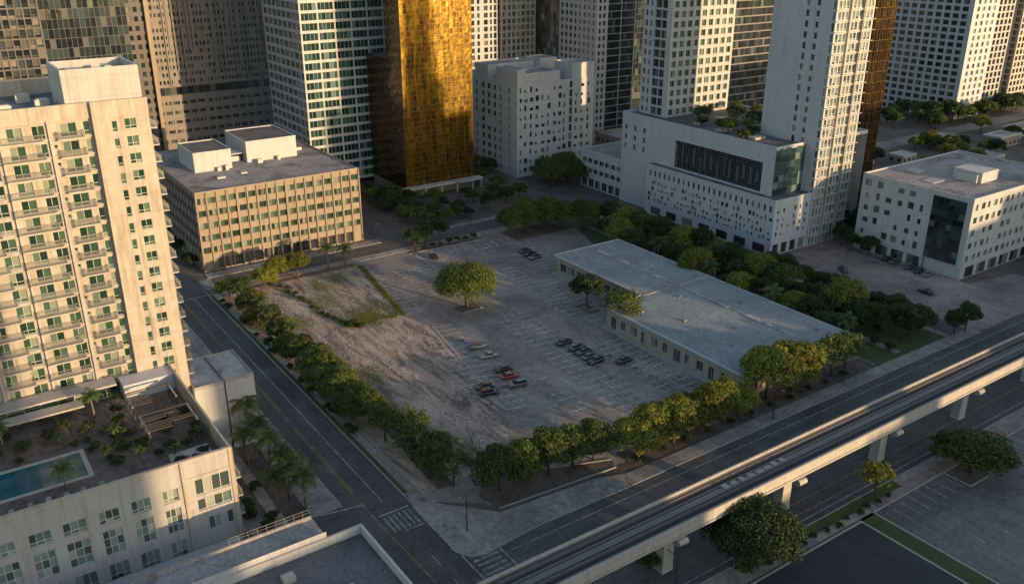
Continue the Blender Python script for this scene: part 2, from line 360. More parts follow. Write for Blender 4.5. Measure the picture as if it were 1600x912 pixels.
slab('bed_kerb', [strip((101.4, 183), (92.7, 137), .3), strip((112.1, 185.9), (118.6, 185.9), .22), strip((118.6, 185.9), (118.6, 190.5), .22), strip((75, 118.6), (99, 109.7), .25), strip((72.4, 109.0), (98, 107.2), .25),
                  strip((122, 180), (116.6, 121), .25), strip((123, 234.8), (150, 233.2), .25), strip((132, 152), (130.5, 117), .22),
                  strip((147.4, 65.4), (154.8, 65.4), .25), strip((147.4, 65.4), (147.4, 70.6), .25), strip((154.8, 65.4), (154.8, 70.6), .25)], M['kerb'], .17)

patches = []
for (x, y, w, d) in ((51, 140, 1.6, 9), (57, 166, 1.5, 14), (47, 110, 4, 3), (54, 206, 2.2, 6), (72, 93, 12, 1.5), (104, 88, 9, 2), (130, 96, 14, 1.4), (150, 79, 8, 2), (58, 96, 2, 6), (52, 180, 1.2, 20)):
    patches.append([(x, y), (x + w, y + .1), (x + w - .1, y + d), (x + .1, y + d - .15)])
sheet('asphalt_patch', patches, M['fresh2'], .0085)
spots = []
for i in range(420):
    px, py = random.choice([((92.9, 137), (101.6, 183)), ((116.8, 121), (122, 180)), ((130.8, 118), (132.2, 152)), ((138.5, 166), (143.5, 208)), ((99.4, 194), (106, 233)), ((104, 113.2), (136, 112.6))])
    k = random.random(); side = random.choice((-1, 1)); x = px[0] + (py[0] - px[0]) * k + side * random.uniform(1.5, 4.2); y = px[1] + (py[1] - px[1]) * k + random.uniform(-.5, .5)
    r0 = random.uniform(.15, .7); spots.append([(x + r0 * random.uniform(.6, 1.2) * math.cos(t * .785), y + r0 * random.uniform(.5, .9) * math.sin(t * .785)) for t in range(8)])
sheet('oil_stains', spots, M['stain'], .022)
# painted markings
def lines(name, segs, mat, w=.14, z=.02):
    mb = MB()
    for s in segs:
        p, q = s[0], s[1]; ww = s[2] if len(s) > 2 else w
        mb.poly([(x, y, z) for x, y in strip(p, q, ww)])
    return struct(name, mb, mat)
seg = [((56.4, 122.5), (56.4, 236), .16), ((49.9, 126), (49.9, 236), .16)]
seg += [((45.6, 125.1), (53.4, 123.6), .3), ((53.8, 119), (59.6, 119), .35), ((55.8, 113), (59.4, 113), .2), ((60.4, 94), (60.4, 102.4), .2), ((66.6, 88), (66.6, 104.2), .25)]
cross = [((54.4 + .95 * i, 113.6), (54.4 + .95 * i, 118.3), .38) for i in range(6)]
cross += [((61.2, 89.5 + 1.25 * i), (65.8, 89.5 + 1.25 * i), .5) for i in range(12)]
seg += [((68, 98.6), (400, 98.6), .14), ((70, 76.4), (400, 76.4), .14)]
seg += [((67, 236), (67, 241), .2), ((62, 238.6 + 1.1 * 0), (62, 240)), ((52, 236.8), (60, 236.8), .4)]
seg += [((61.2 + 0 * i, 241.2 + i * 1.2), (64.5, 241.2 + i * 1.2), .5) for i in range(7)]
seg += [((56.4, 105 - 7 * i), (56.4, 102 - 7 * i)) for i in range(2)]
lines('road_markings', seg, M['linew'], z=.012); lines('crosswalk', cross, M['cross'], z=.013)
seg = [((52.9, 128), (52.9, 236), .14), ((53.3, 128), (53.3, 236), .14), ((54.6, 60), (52.9, 128), .16), ((68, 90.2), (400, 90.2), .13), ((68, 90.6), (400, 90.6), .13)]
seg += [((100, 80.4), (400, 80.4), .14), ((100, 77.8), (150, 77.8), .14), ((70, 245), (120, 245), .14)]
lines('yellow_markings', seg, M['liney'], z=.016)
seg = []
def stalls(p, q, side, depth=5.0, sp=2.7, skip=0.0):
    d = Vector((q[0] - p[0], q[1] - p[1])); L = d.length; d.normalize(); n = Vector((-d.y, d.x)) * side
    k = 0
    while k * sp <= L:
        if random.random() >= skip:
            a = Vector(p) + d * (k * sp); seg.append(((a.x, a.y), (a.x + n.x * depth, a.y + n.y * depth)))
        k += 1
stalls((92.9, 137), (101.6, 183), -1); stalls((92.9, 137), (101.6, 183), 1, skip=.25)
stalls((116.8, 121), (122, 180), -1); stalls((116.8, 121), (122, 180), 1)
stalls((130.8, 118), (132.2, 152), 1); stalls((130.8, 118), (132.2, 152), -1)
stalls((138.5, 166), (143.5, 208), 1, skip=.2); stalls((138.5, 166), (143.5, 208), -1, skip=.3)
stalls((99.4, 194), (106, 233), -1, 4.8); stalls((124, 233.4), (157, 230.5), -1, 5); stalls((122.5, 198), (123.5, 226), 1, skip=.3); stalls((150, 200), (156, 226), -1, skip=.3); stalls((104, 113.2), (136, 112.6), 1, 4.6)
stalls((110, 196), (111.5, 226), -1, 4.8, skip=.2); stalls((128, 194), (131, 226), 1, 4.8, skip=.3); stalls((136, 160), (140, 192), -1, 4.6, skip=.3); stalls((108, 128), (111, 150), 1, 4.6, skip=.4)
seg += [((123, 198), (124, 232)), ((144, 226), (155, 225), .3)]
lines('parking_bay_lines', seg, M['linef'], .17, z=.03)
seg = []
stalls((129.7, 65.9), (146.5, 65.9), 1, 4.6, 2.75); stalls((157, 65.9), (215, 65.9), 1, 4.6, 2.75); stalls((128, 56), (170, 50), 1, 3, 6, .3)
stalls((236.5, 124), (240.5, 150), 1, 5); stalls((234, 104), (262, 104), 1, 4.6)
lines('south_bay_lines', seg, M['linew'], .13, z=.022)

# ---------------------------------------------------------------- window meshes
_wc = {}
def window_mesh(w, h, style):
    key = (round(w, 2), round(h, 2), style)
    if key in _wc: return _wc[key]
    nv, nh, fw, gm, fm = style            # panes across, panes up, frame width, glass, frame materials
    mb = MB()
    xs = [-w / 2 + w * i / nv for i in range(nv + 1)]
    zs = [0, h] if nh == 1 else ([0, h * .3, h] if nh == 2 else [h * i / nh for i in range(nh + 1)])
    for i in range(nv):
        for j in range(len(zs) - 1):
            t = random.uniform(-.012, .012)
            mb.poly([(xs[i], t, zs[j]), (xs[i + 1], -t, zs[j]), (xs[i + 1], -t, zs[j + 1]), (xs[i], t, zs[j + 1])], 0)
    if fw > 0:
        for i, x in enumerate(xs):
            a, b2 = (x, x + fw) if i == 0 else ((x - fw, x) if i == nv else (x - fw / 2, x + fw / 2))
            mb.box(a, b2, -.07, -.02, 0, h, 1)
        for j, z in enumerate(zs):
            a, b2 = (z, z + fw) if j == 0 else ((z - fw, z) if j == len(zs) - 1 else (z - fw / 2, z + fw / 2))
            mb.box(-w / 2, w / 2, -.075, -.025, a, b2, 1)
    me = mb.mesh('window', [M[gm], M[fm]]); _wc[key] = (me, mb); return _wc[key]

class Bld:
    def __init__(s, name, label, cat, cx, cy, group=None):
        s.root = empty(name, (cx, cy, 0)); tag(s.root, label, cat, group)
        s.wall = MB(); s.wins = []; s.cx, s.cy = cx, cy; s.split_frames = False
    def face(s, O, u, W, z0, z1, ops, style=None, depth=.22, mi=0):
        """a wall from O along u with real window openings (a0, a1, z0, z1[, style])"""
        n = (u[1], -u[0]); wall = s.wall
        A = sorted({0, W} | {round(v, 3) for o in ops for v in o[:2]}); Z = sorted({z0, z1} | {round(v, 3) for o in ops for v in o[2:4]})
        inside = set()
        ia = {round(a, 3): i for i, a in enumerate(A)}; iz = {round(z, 3): i for i, z in enumerate(Z)}
        for o in ops:
            for i in range(ia[round(o[0], 3)], ia[round(o[1], 3)]):
                for j in range(iz[round(o[2], 3)], iz[round(o[3], 3)]): inside.add((i, j))
        P = lambda a, b, z: (O[0] + u[0] * a + n[0] * b, O[1] + u[1] * a + n[1] * b, z)
        for j in range(len(Z) - 1):
            i = 0
            while i < len(A) - 1:
                if (i, j) in inside: i += 1; continue
                k = i
                while k < len(A) - 1 and (k, j) not in inside: k += 1
                wall.poly([P(A[i], 0, Z[j]), P(A[k], 0, Z[j]), P(A[k], 0, Z[j + 1]), P(A[i], 0, Z[j + 1])], mi); i = k
        rz = math.atan2(u[1], u[0])
        for o in ops:
            a0, a1, b0, b1 = o[:4]
            wall.poly([P(a0, 0, b0), P(a1, 0, b0), P(a1, -depth, b0), P(a0, -depth, b0)], mi)
            wall.poly([P(a0, -depth, b1), P(a1, -depth, b1), P(a1, 0, b1), P(a0, 0, b1)], mi)
            wall.poly([P(a0, -depth, b0), P(a0, -depth, b1), P(a0, 0, b1), P(a0, 0, b0)], mi)
            wall.poly([P(a1, 0, b0), P(a1, 0, b1), P(a1, -depth, b1), P(a1, -depth, b0)], mi)
            s.wins.append((P((a0 + a1) / 2, -depth + .01, b0), rz, a1 - a0, b1 - b0, o[4] if len(o) > 4 else style))
    def plainface(s, O, u, W, z0, z1, mi=0): s.face(O, u, W, z0, z1, [], mi=mi)
    def finish(s, wallmats, limit=95, wallname='wall'):
        if s.wall.f: s.wall.build(wallname, wallmats, s.root)
        s.wins.sort(key=lambda w: (w[0][0] ** 2 + w[0][1] ** 2 + (w[0][2] - 95) ** 2) / (w[2] * w[3]))
        merged = {}
        for i, (p, rz, w, h, st) in enumerate(s.wins):
            me, wmb = window_mesh(w, h, st)
            if i < limit:
                put('window', me, s.root, (p[0] - s.cx, p[1] - s.cy, p[2]), rz)
            else:
                mm, mats = merged.setdefault(0, (MB(), []))
                mi = []
                for nm in (st[3], st[4]):
                    if M[nm] not in mats: mats.append(M[nm])
                    mi.append(mats.index(M[nm]))
                k = len(mm.v); c, sn = math.cos(rz), math.sin(rz)
                mm.v += [(p[0] + x * c - y * sn, p[1] + x * sn + y * c, p[2] + z) for x, y, z in wmb.v]
                mm.f += [tuple(k + q for q in f) for f in wmb.f]; mm.m += [mi[q] for q in wmb.m]
        for mm, mats in merged.values():
            o = mm.build('window', mats, s.root); o['kind'] = 'stuff'
        return s.root
def sides(x0, x1, y0, y1):      # facade frames: south (-Y), west (-X), north, east
    return {'S': ((x0, y0), (1, 0), x1 - x0), 'W': ((x0, y1), (0, -1), y1 - y0), 'N': ((x1, y1), (-1, 0), x1 - x0), 'E': ((x1, y0), (0, 1), y1 - y0)}
def gridops(W, z0, z1, bay, fh, ww, wh, sill, m0=0, jitter=0, drop=0, style=None):
    n = max(1, int((W - 2 * m0) / bay)); b = (W - 2 * m0) / n; ops = []
    k = 0
    while z0 + k * fh + sill + wh < z1 - .15:
        zz = z0 + k * fh + sill
        for i in range(n):
            if random.random() < drop: continue
            c = m0 + b * (i + .5) + random.uniform(-jitter, jitter); ops.append((round(c - ww / 2, 3), round(c + ww / 2, 3), round(zz, 3), round(zz + wh, 3)))
        k += 1
    return ops
def roof_slab(b, x0, x1, y0, y1, z, mat, par=.9, pmat=None, th=.3):
    mb = MB(); mb.box(x0 + th, x1 - th, y0 + th, y1 - th, z - .3, z); mb.build('roof', mat, b.root)
    if par > 0:
        mb = MB(); e = .015
        mb.box(x0 - e, x1 + e, y0 - e, y0 + th, z - .35, z + par); mb.box(x0 - e, x1 + e, y1 - th, y1 + e, z - .35, z + par)
        mb.box(x0 - e, x0 + th, y0 + th, y1 - th, z - .35, z + par); mb.box(x1 - th, x1 + e, y0 + th, y1 - th, z - .35, z + par)
        mb.build('parapet', pmat, b.root)
def curtain(b, O, u, W, z0, z1, pw, ph, mat, mull, mw=.09, tilt=.01, name='curtain_wall', band=0, bmat=None, proud=.05):
    mb = MB(); n = (u[1], -u[0]); nx = max(1, round(W / pw)); nz = max(1, round((z1 - z0) / ph)); dw = W / nx; dz = (z1 - z0) / nz
    P = lambda a, bb, z: (O[0] + u[0] * a + n[0] * bb, O[1] + u[1] * a + n[1] * bb, z)
    for i in range(nx):
        for j in range(nz):
            t1, t2 = random.uniform(-tilt, tilt) * dw, random.uniform(-tilt, tilt) * dz
            a0, a1, c0, c1 = i * dw, (i + 1) * dw, z0 + j * dz, z0 + (j + 1) * dz
            mb.poly([P(a0, t1 + t2, c0), P(a1, -t1 + t2, c0), P(a1, -t1 - t2, c1), P(a0, t1 - t2, c1)], 0)
    for i in range(nx + 1): mb.obox(O, u, i * dw - mw / 2, i * dw + mw / 2, -.05, proud, z0, z1, 1)
    for j in range(nz + 1): mb.obox(O, u, 0, W, -.05, proud + .012, z0 + j * dz - (band or mw) / 2, z0 + j * dz + (band or mw) / 2, 2 if bmat else 1)
    return mb.build(name, [M[mat], M[mull]] + ([M[bmat]] if bmat else []), b.root)

# ---------------------------------------------------------------- left residential tower
ST_DOOR = (2, 2, .07, 'gwin', 'frame'); ST_WIN = (2, 2, .06, 'gwin', 'frame'); ST_NAR = (1, 2, .06, 'gwin', 'frame')
b = Bld('apartment_tower', 'tall cream balcony tower at the left edge rising over a pool deck', 'tower', 10, 170)
X0, X1, Y0, Y1 = -30, 34.5, 158, 182; XP = 25.7; ZR = 67.2
cols = [(-26.2, -24.4), (-22.4, -20.6), (-18.4, -16.8), (-14.3, -12.4), (-10.2, -8.8), (-6.4, -4.5), (-2.6, -.6), (1.2, 3.4), (5.3, 7.0), (9.1, 11.3), (13.2, 15.4), (16.8, 18.6), (20.9, 23.3)]
fh = 2.92; nf = 17; ops = []
ztop = 66.4
for k in range(nf):
    zb = ztop - (k + 1) * fh
    for i, (a, c) in enumerate(cols):
        door = i % 3 != 2 or i > 11
        ops.append((a - X0, c - X0, zb + .15, zb + 2.35, ST_DOOR))
    ops.append((24.4 - X0, 25.3 - X0, zb + .15, zb + 2.35, ST_NAR))
    if k % 3: ops.append((19.6 - X0, 20.1 - X0, zb + 1.2, zb + 2.0, ST_NAR))
b.face((X0, Y0), (1, 0), XP - X0, 17.5, ZR + 1.2, ops, depth=.3)
ops = []
for k in range(nf + 1):
    zb = ztop - (k + 1) * fh
    ops.append((28.5 - XP, 29.3 - XP, zb + .3, zb + 2.1, ST_NAR)); ops.append((30.5 - XP, 32.3 - XP, zb + .55, zb + 2.3, ST_WIN))
b.face((XP, Y0 - 1.2), (1, 0), X1 - XP, .0, ZR + 1.6, ops, depth=.25)
b.plainface((XP, Y0), (0, -1), 1.2, 17.5, ZR + 1.6)
S = sides(X0, X1, Y0 - 1.2, Y1)
ops = []
for k in range(nf):
    zb = ztop - (k + 1) * fh
    for y in (2.6, 9, 14, 19): ops.append((y, y + 1.8, zb + .15, zb + 2.3, ST_DOOR))
b.face(*S['E'], 0, ZR + 1.6, ops)
b.plainface(*S['N'], 0, ZR + 1.6); b.plainface((X0, Y1), (0, -1), Y1 - Y0, 17, ZR + 1.2)
b.finish([M['cream']], 99)
mb = MB(); mb.box(X0 + .4, XP, Y0 + .4, Y1 - .4, ZR - .4, ZR); mb.box(XP, X1 - .4, Y0 - .8, Y1 - .4, ZR - .4, ZR)
mb.build('roof', M['roofdark'], b.root)
mb = MB()
mb.box(X0 - .02, XP, Y0 - .35, Y0 + .35, ZR - .9, ZR + 1.6); mb.box(XP, X1 + .05, Y0 - 1.25, Y0 - .8, ZR - .6, ZR + 1.7); mb.box(X0, X1, Y1 - .3, Y1 + .05, ZR - .3, ZR + 2.6)
mb.box(X1 - .3, X1 + .05, Y0 - .8, Y1 - .3, ZR - .3, ZR + 1.6); mb.box(XP - .02, XP + .35, Y0 - .8, Y0 + .35, ZR - .5, ZR + 1.65)
mb.build('parapet', M['cream'], b.root)
# rooftop stair and plant enclosure, open on top
px0, px1, py0, py1, pz = 22.4, 34.3, 158.6, 170.5, 74.0
mb = MB(); t = .35
mb.box(px0, px1, py0, py0 + t, ZR, pz); mb.box(px0, px1, py1 - t, py1, ZR, pz); mb.box(px0, px0 + t, py0 + t, py1 - t, ZR, pz); mb.box(px1 - t, px1, py0 + t, py1 - t, ZR, pz)
pent = mb.build('penthouse', M['cream2'], b.root)
mb = MB(); mb.box(px0 + t, px1 - t, py0 + t, py1 - t, pz - 2.0, pz - 1.8); mb.build('roof', M['roofgrey'], pent)
mb = MB(); mb.box(24.2, 29.5, 160.5, 163.5, pz - 1.8, pz - .6); mb.box(29.9, 30.9, 162, 165.5, pz - 1.8, pz - .3); mb.box(24.5, 27, 165, 168, pz - 1.8, pz - .9); mb.build('air_handler', M['hvac'], pent)
for (x, y) in ((4, 164), (9, 170), (13, 163), (17, 173), (19, 166), (-6, 168)):
    mb = MB(); mb.box(x, x + 2.2, y, y + 1.6, ZR, ZR + 1.3); mb.box(x + .3, x + 1.9, y + .2, y + 1.4, ZR + 1.3, ZR + 1.45); mb.build('rooftop_unit', M['hvac'], b.root)
# balconies
def balcony_mesh(w, d):
    sl = MB(); sl.box(-w / 2, w / 2, -d, 0, -.22, 0); 
    rl = MB(); H = 1.05
    rl.box(-w / 2 + .03, w / 2 - .03, -d + .04, -d + .1, H - .06, H); 
    for sx in (-1, 1): rl.box(sx * w / 2 - (.1 if sx > 0 else 0.0) + (.0), sx * w / 2 + (.1 if sx < 0 else 0), -d + .1, -.02, H - .06, H)
    n = int(w / .13)
    for i in range(n + 1):
        x = -w / 2 + .04 + (w - .1) * i / n; rl.box(x, x + .03, -d + .05, -d + .09, .0, H - .06)
    for i in range(int(d / .17)):
        for sx in (-1, 1):
            x = sx * (w / 2 - .05); rl.box(x - .015, x + .015, -d + .1 + i * .17, -d + .13 + i * .17, 0, H - .06)
    return sl.mesh('balcony', [M['concrete']]), rl.mesh('railing', [M['rail_grey']])
bal_a = balcony_mesh(6.2, 1.25); bal_b = balcony_mesh(4.0, 1.25); bal_c = balcony_mesh(2.9, 1.3); bal_e = balcony_mesh(4.2, 1.35)
nb = 0
def balcony(p, me, rz=0):
    o = put('balcony', me[0], b.root, (p[0] - 10, p[1] - 170, p[2]), rz); put('railing', me[1], o, (0, 0, 0)); return o
for k in range(nf):
    zb = ztop - (k + 1) * fh + .08
    for x, me in ((22.2, bal_b), (15.0, bal_a), (7.6, bal_b), (.6, bal_a)):
        balcony((x, Y0, zb), me)
    balcony((X1, Y0 + 2.3, zb), bal_e, R(90))
mb = MB()
for k in range(nf + 1):
    zb = ztop - (k + 1) * fh + .08; mb.box(X0, XP - .02, Y0 - .22, Y0 - .003, zb - .2, zb + .05)
for x in (-19.6, -7.6, 4.4, 11.9, 19.0): mb.box(x, x + .35, Y0 - .5, Y0 - .004, 17.5, ZR - .6)
mb.build('floor_band', M['cream2'], b.root)
# amenity storey at the deck: canopy and glazed front
mb = MB(); mb.box(X0, 21.5, Y0 - 4.2, Y0 - .3, 20.3, 20.65); mb.box(X0, 15.5, Y0 - 7.0, Y0 - 4.3, 19.2, 19.5); mb.build('canopy', M['concrete'], b.root)
curtain(b, (X0, Y0 - 2.0), (1, 0), 50, 17.5, 20.3, 2.6, 1.4, 'gwin', 'frame', .08, .006, 'glass_front')

# ---------------------------------------------------------------- podium with pool deck
PX1, PY0, PY1 = 31.3, 122.0, 156.7; PD = 17.5; PT = 20.6
b = Bld('podium_building', 'grey and cream podium block with a pool deck on its roof', 'building', 5, 140)
STP = (3, 2, .09, 'pwin', 'frame'); STP2 = (3, 3, .09, 'pwin', 'frame')
ops = []
W0 = -40
cols = [(x, x + 2.9) for x in (-34.2, -29.7, -25.2, -20.7, -16.2, -11.7, -7.0, -2.4)] + [(2.2, 5.1), (6.6, 9.7), (11.4, 14.2), (15.9, 18.6), (20.4, 22.7)]
for a, c in cols:
    ops.append((a - W0, c - W0, 14.3, 16.5, STP)); ops.append((a - W0, c - W0, 8.8, 13.1, STP2)); ops.append((a - W0, c - W0, 4.2, 7.2, STP)); ops.append((a - W0, c - W0, .6, 3.2, STP))
STC = (4, 1, .1, 'pwin', 'frame')
for z0, z1 in ((14.0, 16.8), (11.2, 13.2)): ops.append((25.2 - W0, 30.4 - W0, z0, z1, STC))
ops.append((26.5 - W0, 30.4 - W0, 7.2, 9.6, STC))
b.face((W0, PY0), (1, 0), PX1 - W0, 0, PT, ops, depth=.35)
ops = [(y, y + 2.2, z, z + 1.9, ST_DOOR) for z in (14.2, 10.8, 7.4, 4.0) for y in (1.5, 7, 12, 18, 24, 29)]
b.face((PX1, PY0), (0, 1), PY1 - PY0, 0, PT, ops, depth=.3)
b.finish([M['cream2']], 90)
mb = MB()
mb.box(W0, PX1 - .3, PY0 + .4, PY1, PD - .5, PD); mb.build('deck', M['deck'], b.root)
mb = MB(); mb.box(W0, PX1, PY0 + .01, PY0 + .4, PD, PT - .003); mb.box(PX1 - .35, PX1 - .01, PY0 + .4, PY1, PD, PT + .15)
mb.box(W0, PX1 + .12, PY0 - .14, PY0 + .42, PT, PT + .18); mb.box(23.6, PX1 + .1, PY0 - .12, PY0 - .01, 17.3, 17.55); mb.box(23.4, 23.9, PY0 - .3, PY0 - .01, 0, PT)
for x in (PX1 - .55,): mb.box(x, PX1 + .14, PY0 - .16, PY0 - .01, 0, PT - .01)
mb.build('parapet', M['cream'], b.root)
for z in (14.2, 10.8, 7.4, 4.0):
    o = put('balcony', bal_c[0], b.root, (PX1 - 5, PY0 - 140 + 2.8, z - .1), R(90)); put('railing', bal_c[1], o, (0, 0, 0))
mb = MB(); mb.box(-25, 12.2, 131.6, 139.2, PD + .01, PD + .06); mb.build('pool', M['water'], b.root)
mb = MB()
for q in ((-25, 12.9, 130.9, 131.6), (-25, 12.9, 139.2, 139.9), (12.2, 12.9, 131.6, 139.2)): mb.box(*q, PD, PD + .14)
mb.build('pool_coping', M['concrete'], b.root)
mb = MB(); mb.box(-24, 12, 142.5, 149.5, PD, PD + .5); mb.build('planter', M['soil'], b.root)
# stair penthouse wall in front of tower foot and raised terrace with pergola
mb = MB(); mb.box(22.3, 30.9, 152.6, 156.7, PD, PD + 2.9); mb.build('stair_house', M['cool'], b.root)
def pergola(x0, x1, y0, y1, lab):
    r = empty('pergola', ((x0 + x1) / 2, (y0 + y1) / 2, PD)); tag(r, lab, 'pergola')
    for x in (x0 + .2, x1 - .2):
        for y in (y0 + .2, (y0 + y1) / 2, y1 - .2):
            mb = MB(); mb.box(x - .1, x + .1, y - .1, y + .1, PD, PD + 2.6); mb.build('post', M['wood'], r)
    for xa in (x0, x1 - .2):
        mb = MB(); mb.box(xa, xa + .2, y0, y1, PD + 2.6, PD + 2.8); mb.build('beam', M['concrete'], r)
    mb = MB(); k = y0
    while k < y1: mb.box(x0, x1 - random.choice((0, 0, 2.5, 4)), k, k + .14, PD + 2.8, PD + 2.95); k += random.choice((.75, .75, 1.5))
    mb.build('slats', M['wood'], r)
pergola(21.8, 29.2, 144.2, 149.8, 'weathered pergola on the pool deck nearest the cream tower')
pergola(22.0, 29.9, 134.2, 140.6, 'low pergola among planters by the deck east wall')
mb = MB(); mb.box(23.5, 29.5, 123.2, 129.0, PD, PD + .9); o = mb.build('planter_box', M['concrete']); tag(o, 'large grey planter box in the near corner of the pool deck', 'planter')
for i in range(9):
    x = -6 + i * 2.4; y = 126.4 + .1 * (i % 3)
    r = empty('sun_lounger', (x, y, PD)); r.rotation_euler = (0, 0, R(-4 + 3 * (i % 4)))
    mb = MB(); mb.box(-.35, .35, -1.0, .5, .28, .36); mb.poly([(-.35, .5, .33), (.35, .5, .33), (.35, 1.05, .8), (-.35, 1.05, .8)]); mb.build('mattress', M['linew'], r, off=(0, 0, 0))
    for sx in (-.3, .3):
        for sy in (-.9, .45):
            mb = MB(); mb.box(sx - .03, sx + .03, sy - .03, sy + .03, 0, .28); mb.build('leg', M['darkmetal'], r, off=(0, 0, 0))
    tag(r, 'white sun lounger, %s from the left in the row along the pool' % ORD[i], 'sun lounger', 'sun loungers along the pool edge')

# box annex east of the tower
b = Bld('annex_block', 'plain windowless white annex block with flat roof between tower and avenue', 'building', 40, 161)
S = sides(34.6, 46, 155, 167.5)
for k in 'SWNE': b.plainface(*S[k], 0, 15)
b.finish([M['white']])
roof_slab(b, 34.6, 46, 155, 167.5, 14.8, M['roofwhite'], .3, M['kerb'], .25)
mb = MB(); mb.box(40.2, 40.4, 155.3, 167.2, 14.8, 15.0); mb.box(40.15, 40.45, 154.93, 154.98, 0, 15.1); mb.build('expansion_joint', M['framed'], b.root)

# low garage roof at the bottom left
b = Bld('garage_building', 'low white walled garage with a dark flat roof at the bottom left corner', 'building', 20, 95)
gx1, gy1 = 44.2, 104.0; zt = 12.0; zr = 10.6
S = sides(-60, gx1, 40, gy1)
for k in 'SWNE': b.plainface(*S[k], 0, zt)
b.plainface((-60, 104.02), (1, 0), 98.6, 10.6, 12.9); b.plainface((38.6, 104.02), (0, 1), 6.0, 0, 12.0)
b.finish([M['white']])
mb = MB(); mb.box(-60, gx1 - .4, 40, gy1 - .4, zr - .3, zr); mb.build('roof', M['roofdark'], b.root)
mb = MB(); mb.box(-60, gx1, gy1 - .4, gy1 - .002, zr - .2, zt + .01); mb.box(gx1 - .4, gx1 - .002, 40, gy1 - .4, zr - .2, zt + .01); mb.build('parapet', M['white'], b.root)
mb = MB(); mb.box(-60, 38.6, 104.1, 109.2, 11.2, 12.0); mb.box(-60, 38.4, 109.2, 109.5, 11.2, 12.6); mb.build('upper_roof', M['roofgrey'], b.root)
mb = MB(); mb.box(-60, 30.5, 109.5, 121.8, 4.2, 4.6); mb.box(-60, 30.8, 109.52, 109.9, .0, 11.2); mb.build('rear_wall', M['white'], b.root)
mb = MB(); x = 26
while x < 38.4: mb.box(x, x + .06, 109.55, 109.6, 12.6, 13.6); x += 1.4
mb.box(26, 38.4, 109.55, 109.6, 13.55, 13.62); mb.box(26, 38.4, 109.55, 109.6, 13.05, 13.1); mb.build('roof_railing', M['metal'], b.root)
mb = MB()
for (x, y) in ((30, 99), (36, 92), (20, 97)): mb.box(x, x + 1.8, y, y + 1.4, zr, zr + .9)
mb.build('rooftop_unit', M['hvac'], b.root)

# ---------------------------------------------------------------- beige office block
b = Bld('office_block', 'six storey beige office block with ribbed facade and two white roof boxes', 'building', 90, 280)
bx0, bx1, by0, by1, bz = 65.2, 116.6, 255.3, 314, 23.9
STB = (2, 1, .06, 'gwin', 'framed')
bay = 3.02; ops = []; edges = []
n = 17; bay = (bx1 - bx0) / n
for k in range(5):
    zb = 4.6 + k * 3.75
    for i in range(n): ops.append((i * bay + .42, (i + 1) * bay - .42, zb + .9, zb + 2.75))
for i in range(1, n - 1): ops.append((i * bay + .35, (i + 1) * bay - .35, .5, 3.6, (2, 1, .06, 'dwin', 'framed')))
b.face((bx0, by0), (1, 0), bx1 - bx0, 0, bz, ops, STB, .45)
mb = MB()
for i in range(n + 1):
    if i in (4, 9): w = .35
    else: w = .16
    mb.obox((bx0, by0), (1, 0), i * bay - w, i * bay + w, 0.004, .42, .0, bz - .1)
mb.build('facade_ribs', M['beige'], b.root)
ops = gridops(by1 - by0, 4.6, bz, 3.4, 3.75, 2.3, 1.8, .95)
b.face((bx0, by1), (0, -1), by1 - by0, 0, bz, ops, (2, 1, .06, 'dwin', 'framed'), .35)
mb = MB()
for i in range(18): mb.obox((bx0, by1), (0, -1), i * 3.45 - .1, i * 3.45 + .1, .004, .3, 0, bz - .1)
mb.build('facade_ribs', M['taupe'], b.root)
S = sides(bx0, bx1, by0, by1); b.plainface(*S['N'], 0, bz); b.plainface(*S['E'], 0, bz)
b.finish([M['beige']], 99)
roof_slab(b, bx0, bx1, by0, by1, bz + .02, M['roofgrey'], .35, M['beige'], .3)
for (x0, x1, y0, y1, h) in ((72.4, 84.2, 279, 296, 6.0), (90.5, 107.5, 283, 304, 6.6)):
    mb = MB(); mb.box(x0, x1, y0, y1, bz, bz + h); p = mb.build('roof_box', M['white'], b.root)
    mb = MB(); mb.box(x0 + .3, x1 - .3, y0 + .3, y1 - .3, bz + h - .1, bz + h + .012); mb.build('roof', M['roofdark'], p)
    mb = MB(); e = .12
    for q in ((x0 - e, x1 + e, y0 - e, y0 + .25), (x0 - e, x1 + e, y1 - .25, y1 + e), (x0 - e, x0 + .25, y0 + .25, y1 - .25), (x1 - .25, x1 + e, y0 + .25, y1 - .25)): mb.box(*q, bz + h - .05, bz + h + .3)
    mb.build('coping', M['white'], p)
mb = MB(); mb.box(84.2, 90.5, 285.5, 292, bz + 2.6, bz + 2.9); mb.box(85.0, 89.6, 287, 291, bz, bz + 1.6); mb.build('link_canopy', M['cool'], b.root)
for (x, y, w, d, h) in ((79, 277.2, 1.2, .9, 1.2), (81.5, 277, 1.0, .9, 1.6), (93, 280, 1.6, 1.2, 1.2), (100, 281, 1, 1, 1.2), (76, 268, 2.5, 1.5, .5), (84, 270, 2, 2.6, .4), (110, 290, 2, 2, 1)):
    mb = MB(); mb.box(x, x + w, y, y + d, bz, bz + h); mb.build('rooftop_unit', M['hvac'], b.root)
mb = MB(); mb.box(80.6, 80.9, by0 + .5, 279, bz, bz + .12); mb.box(92.6, 92.9, by0 + .5, 282.6, bz, bz + .12); mb.build('roof_seam', M['roofwhite'], b.root)

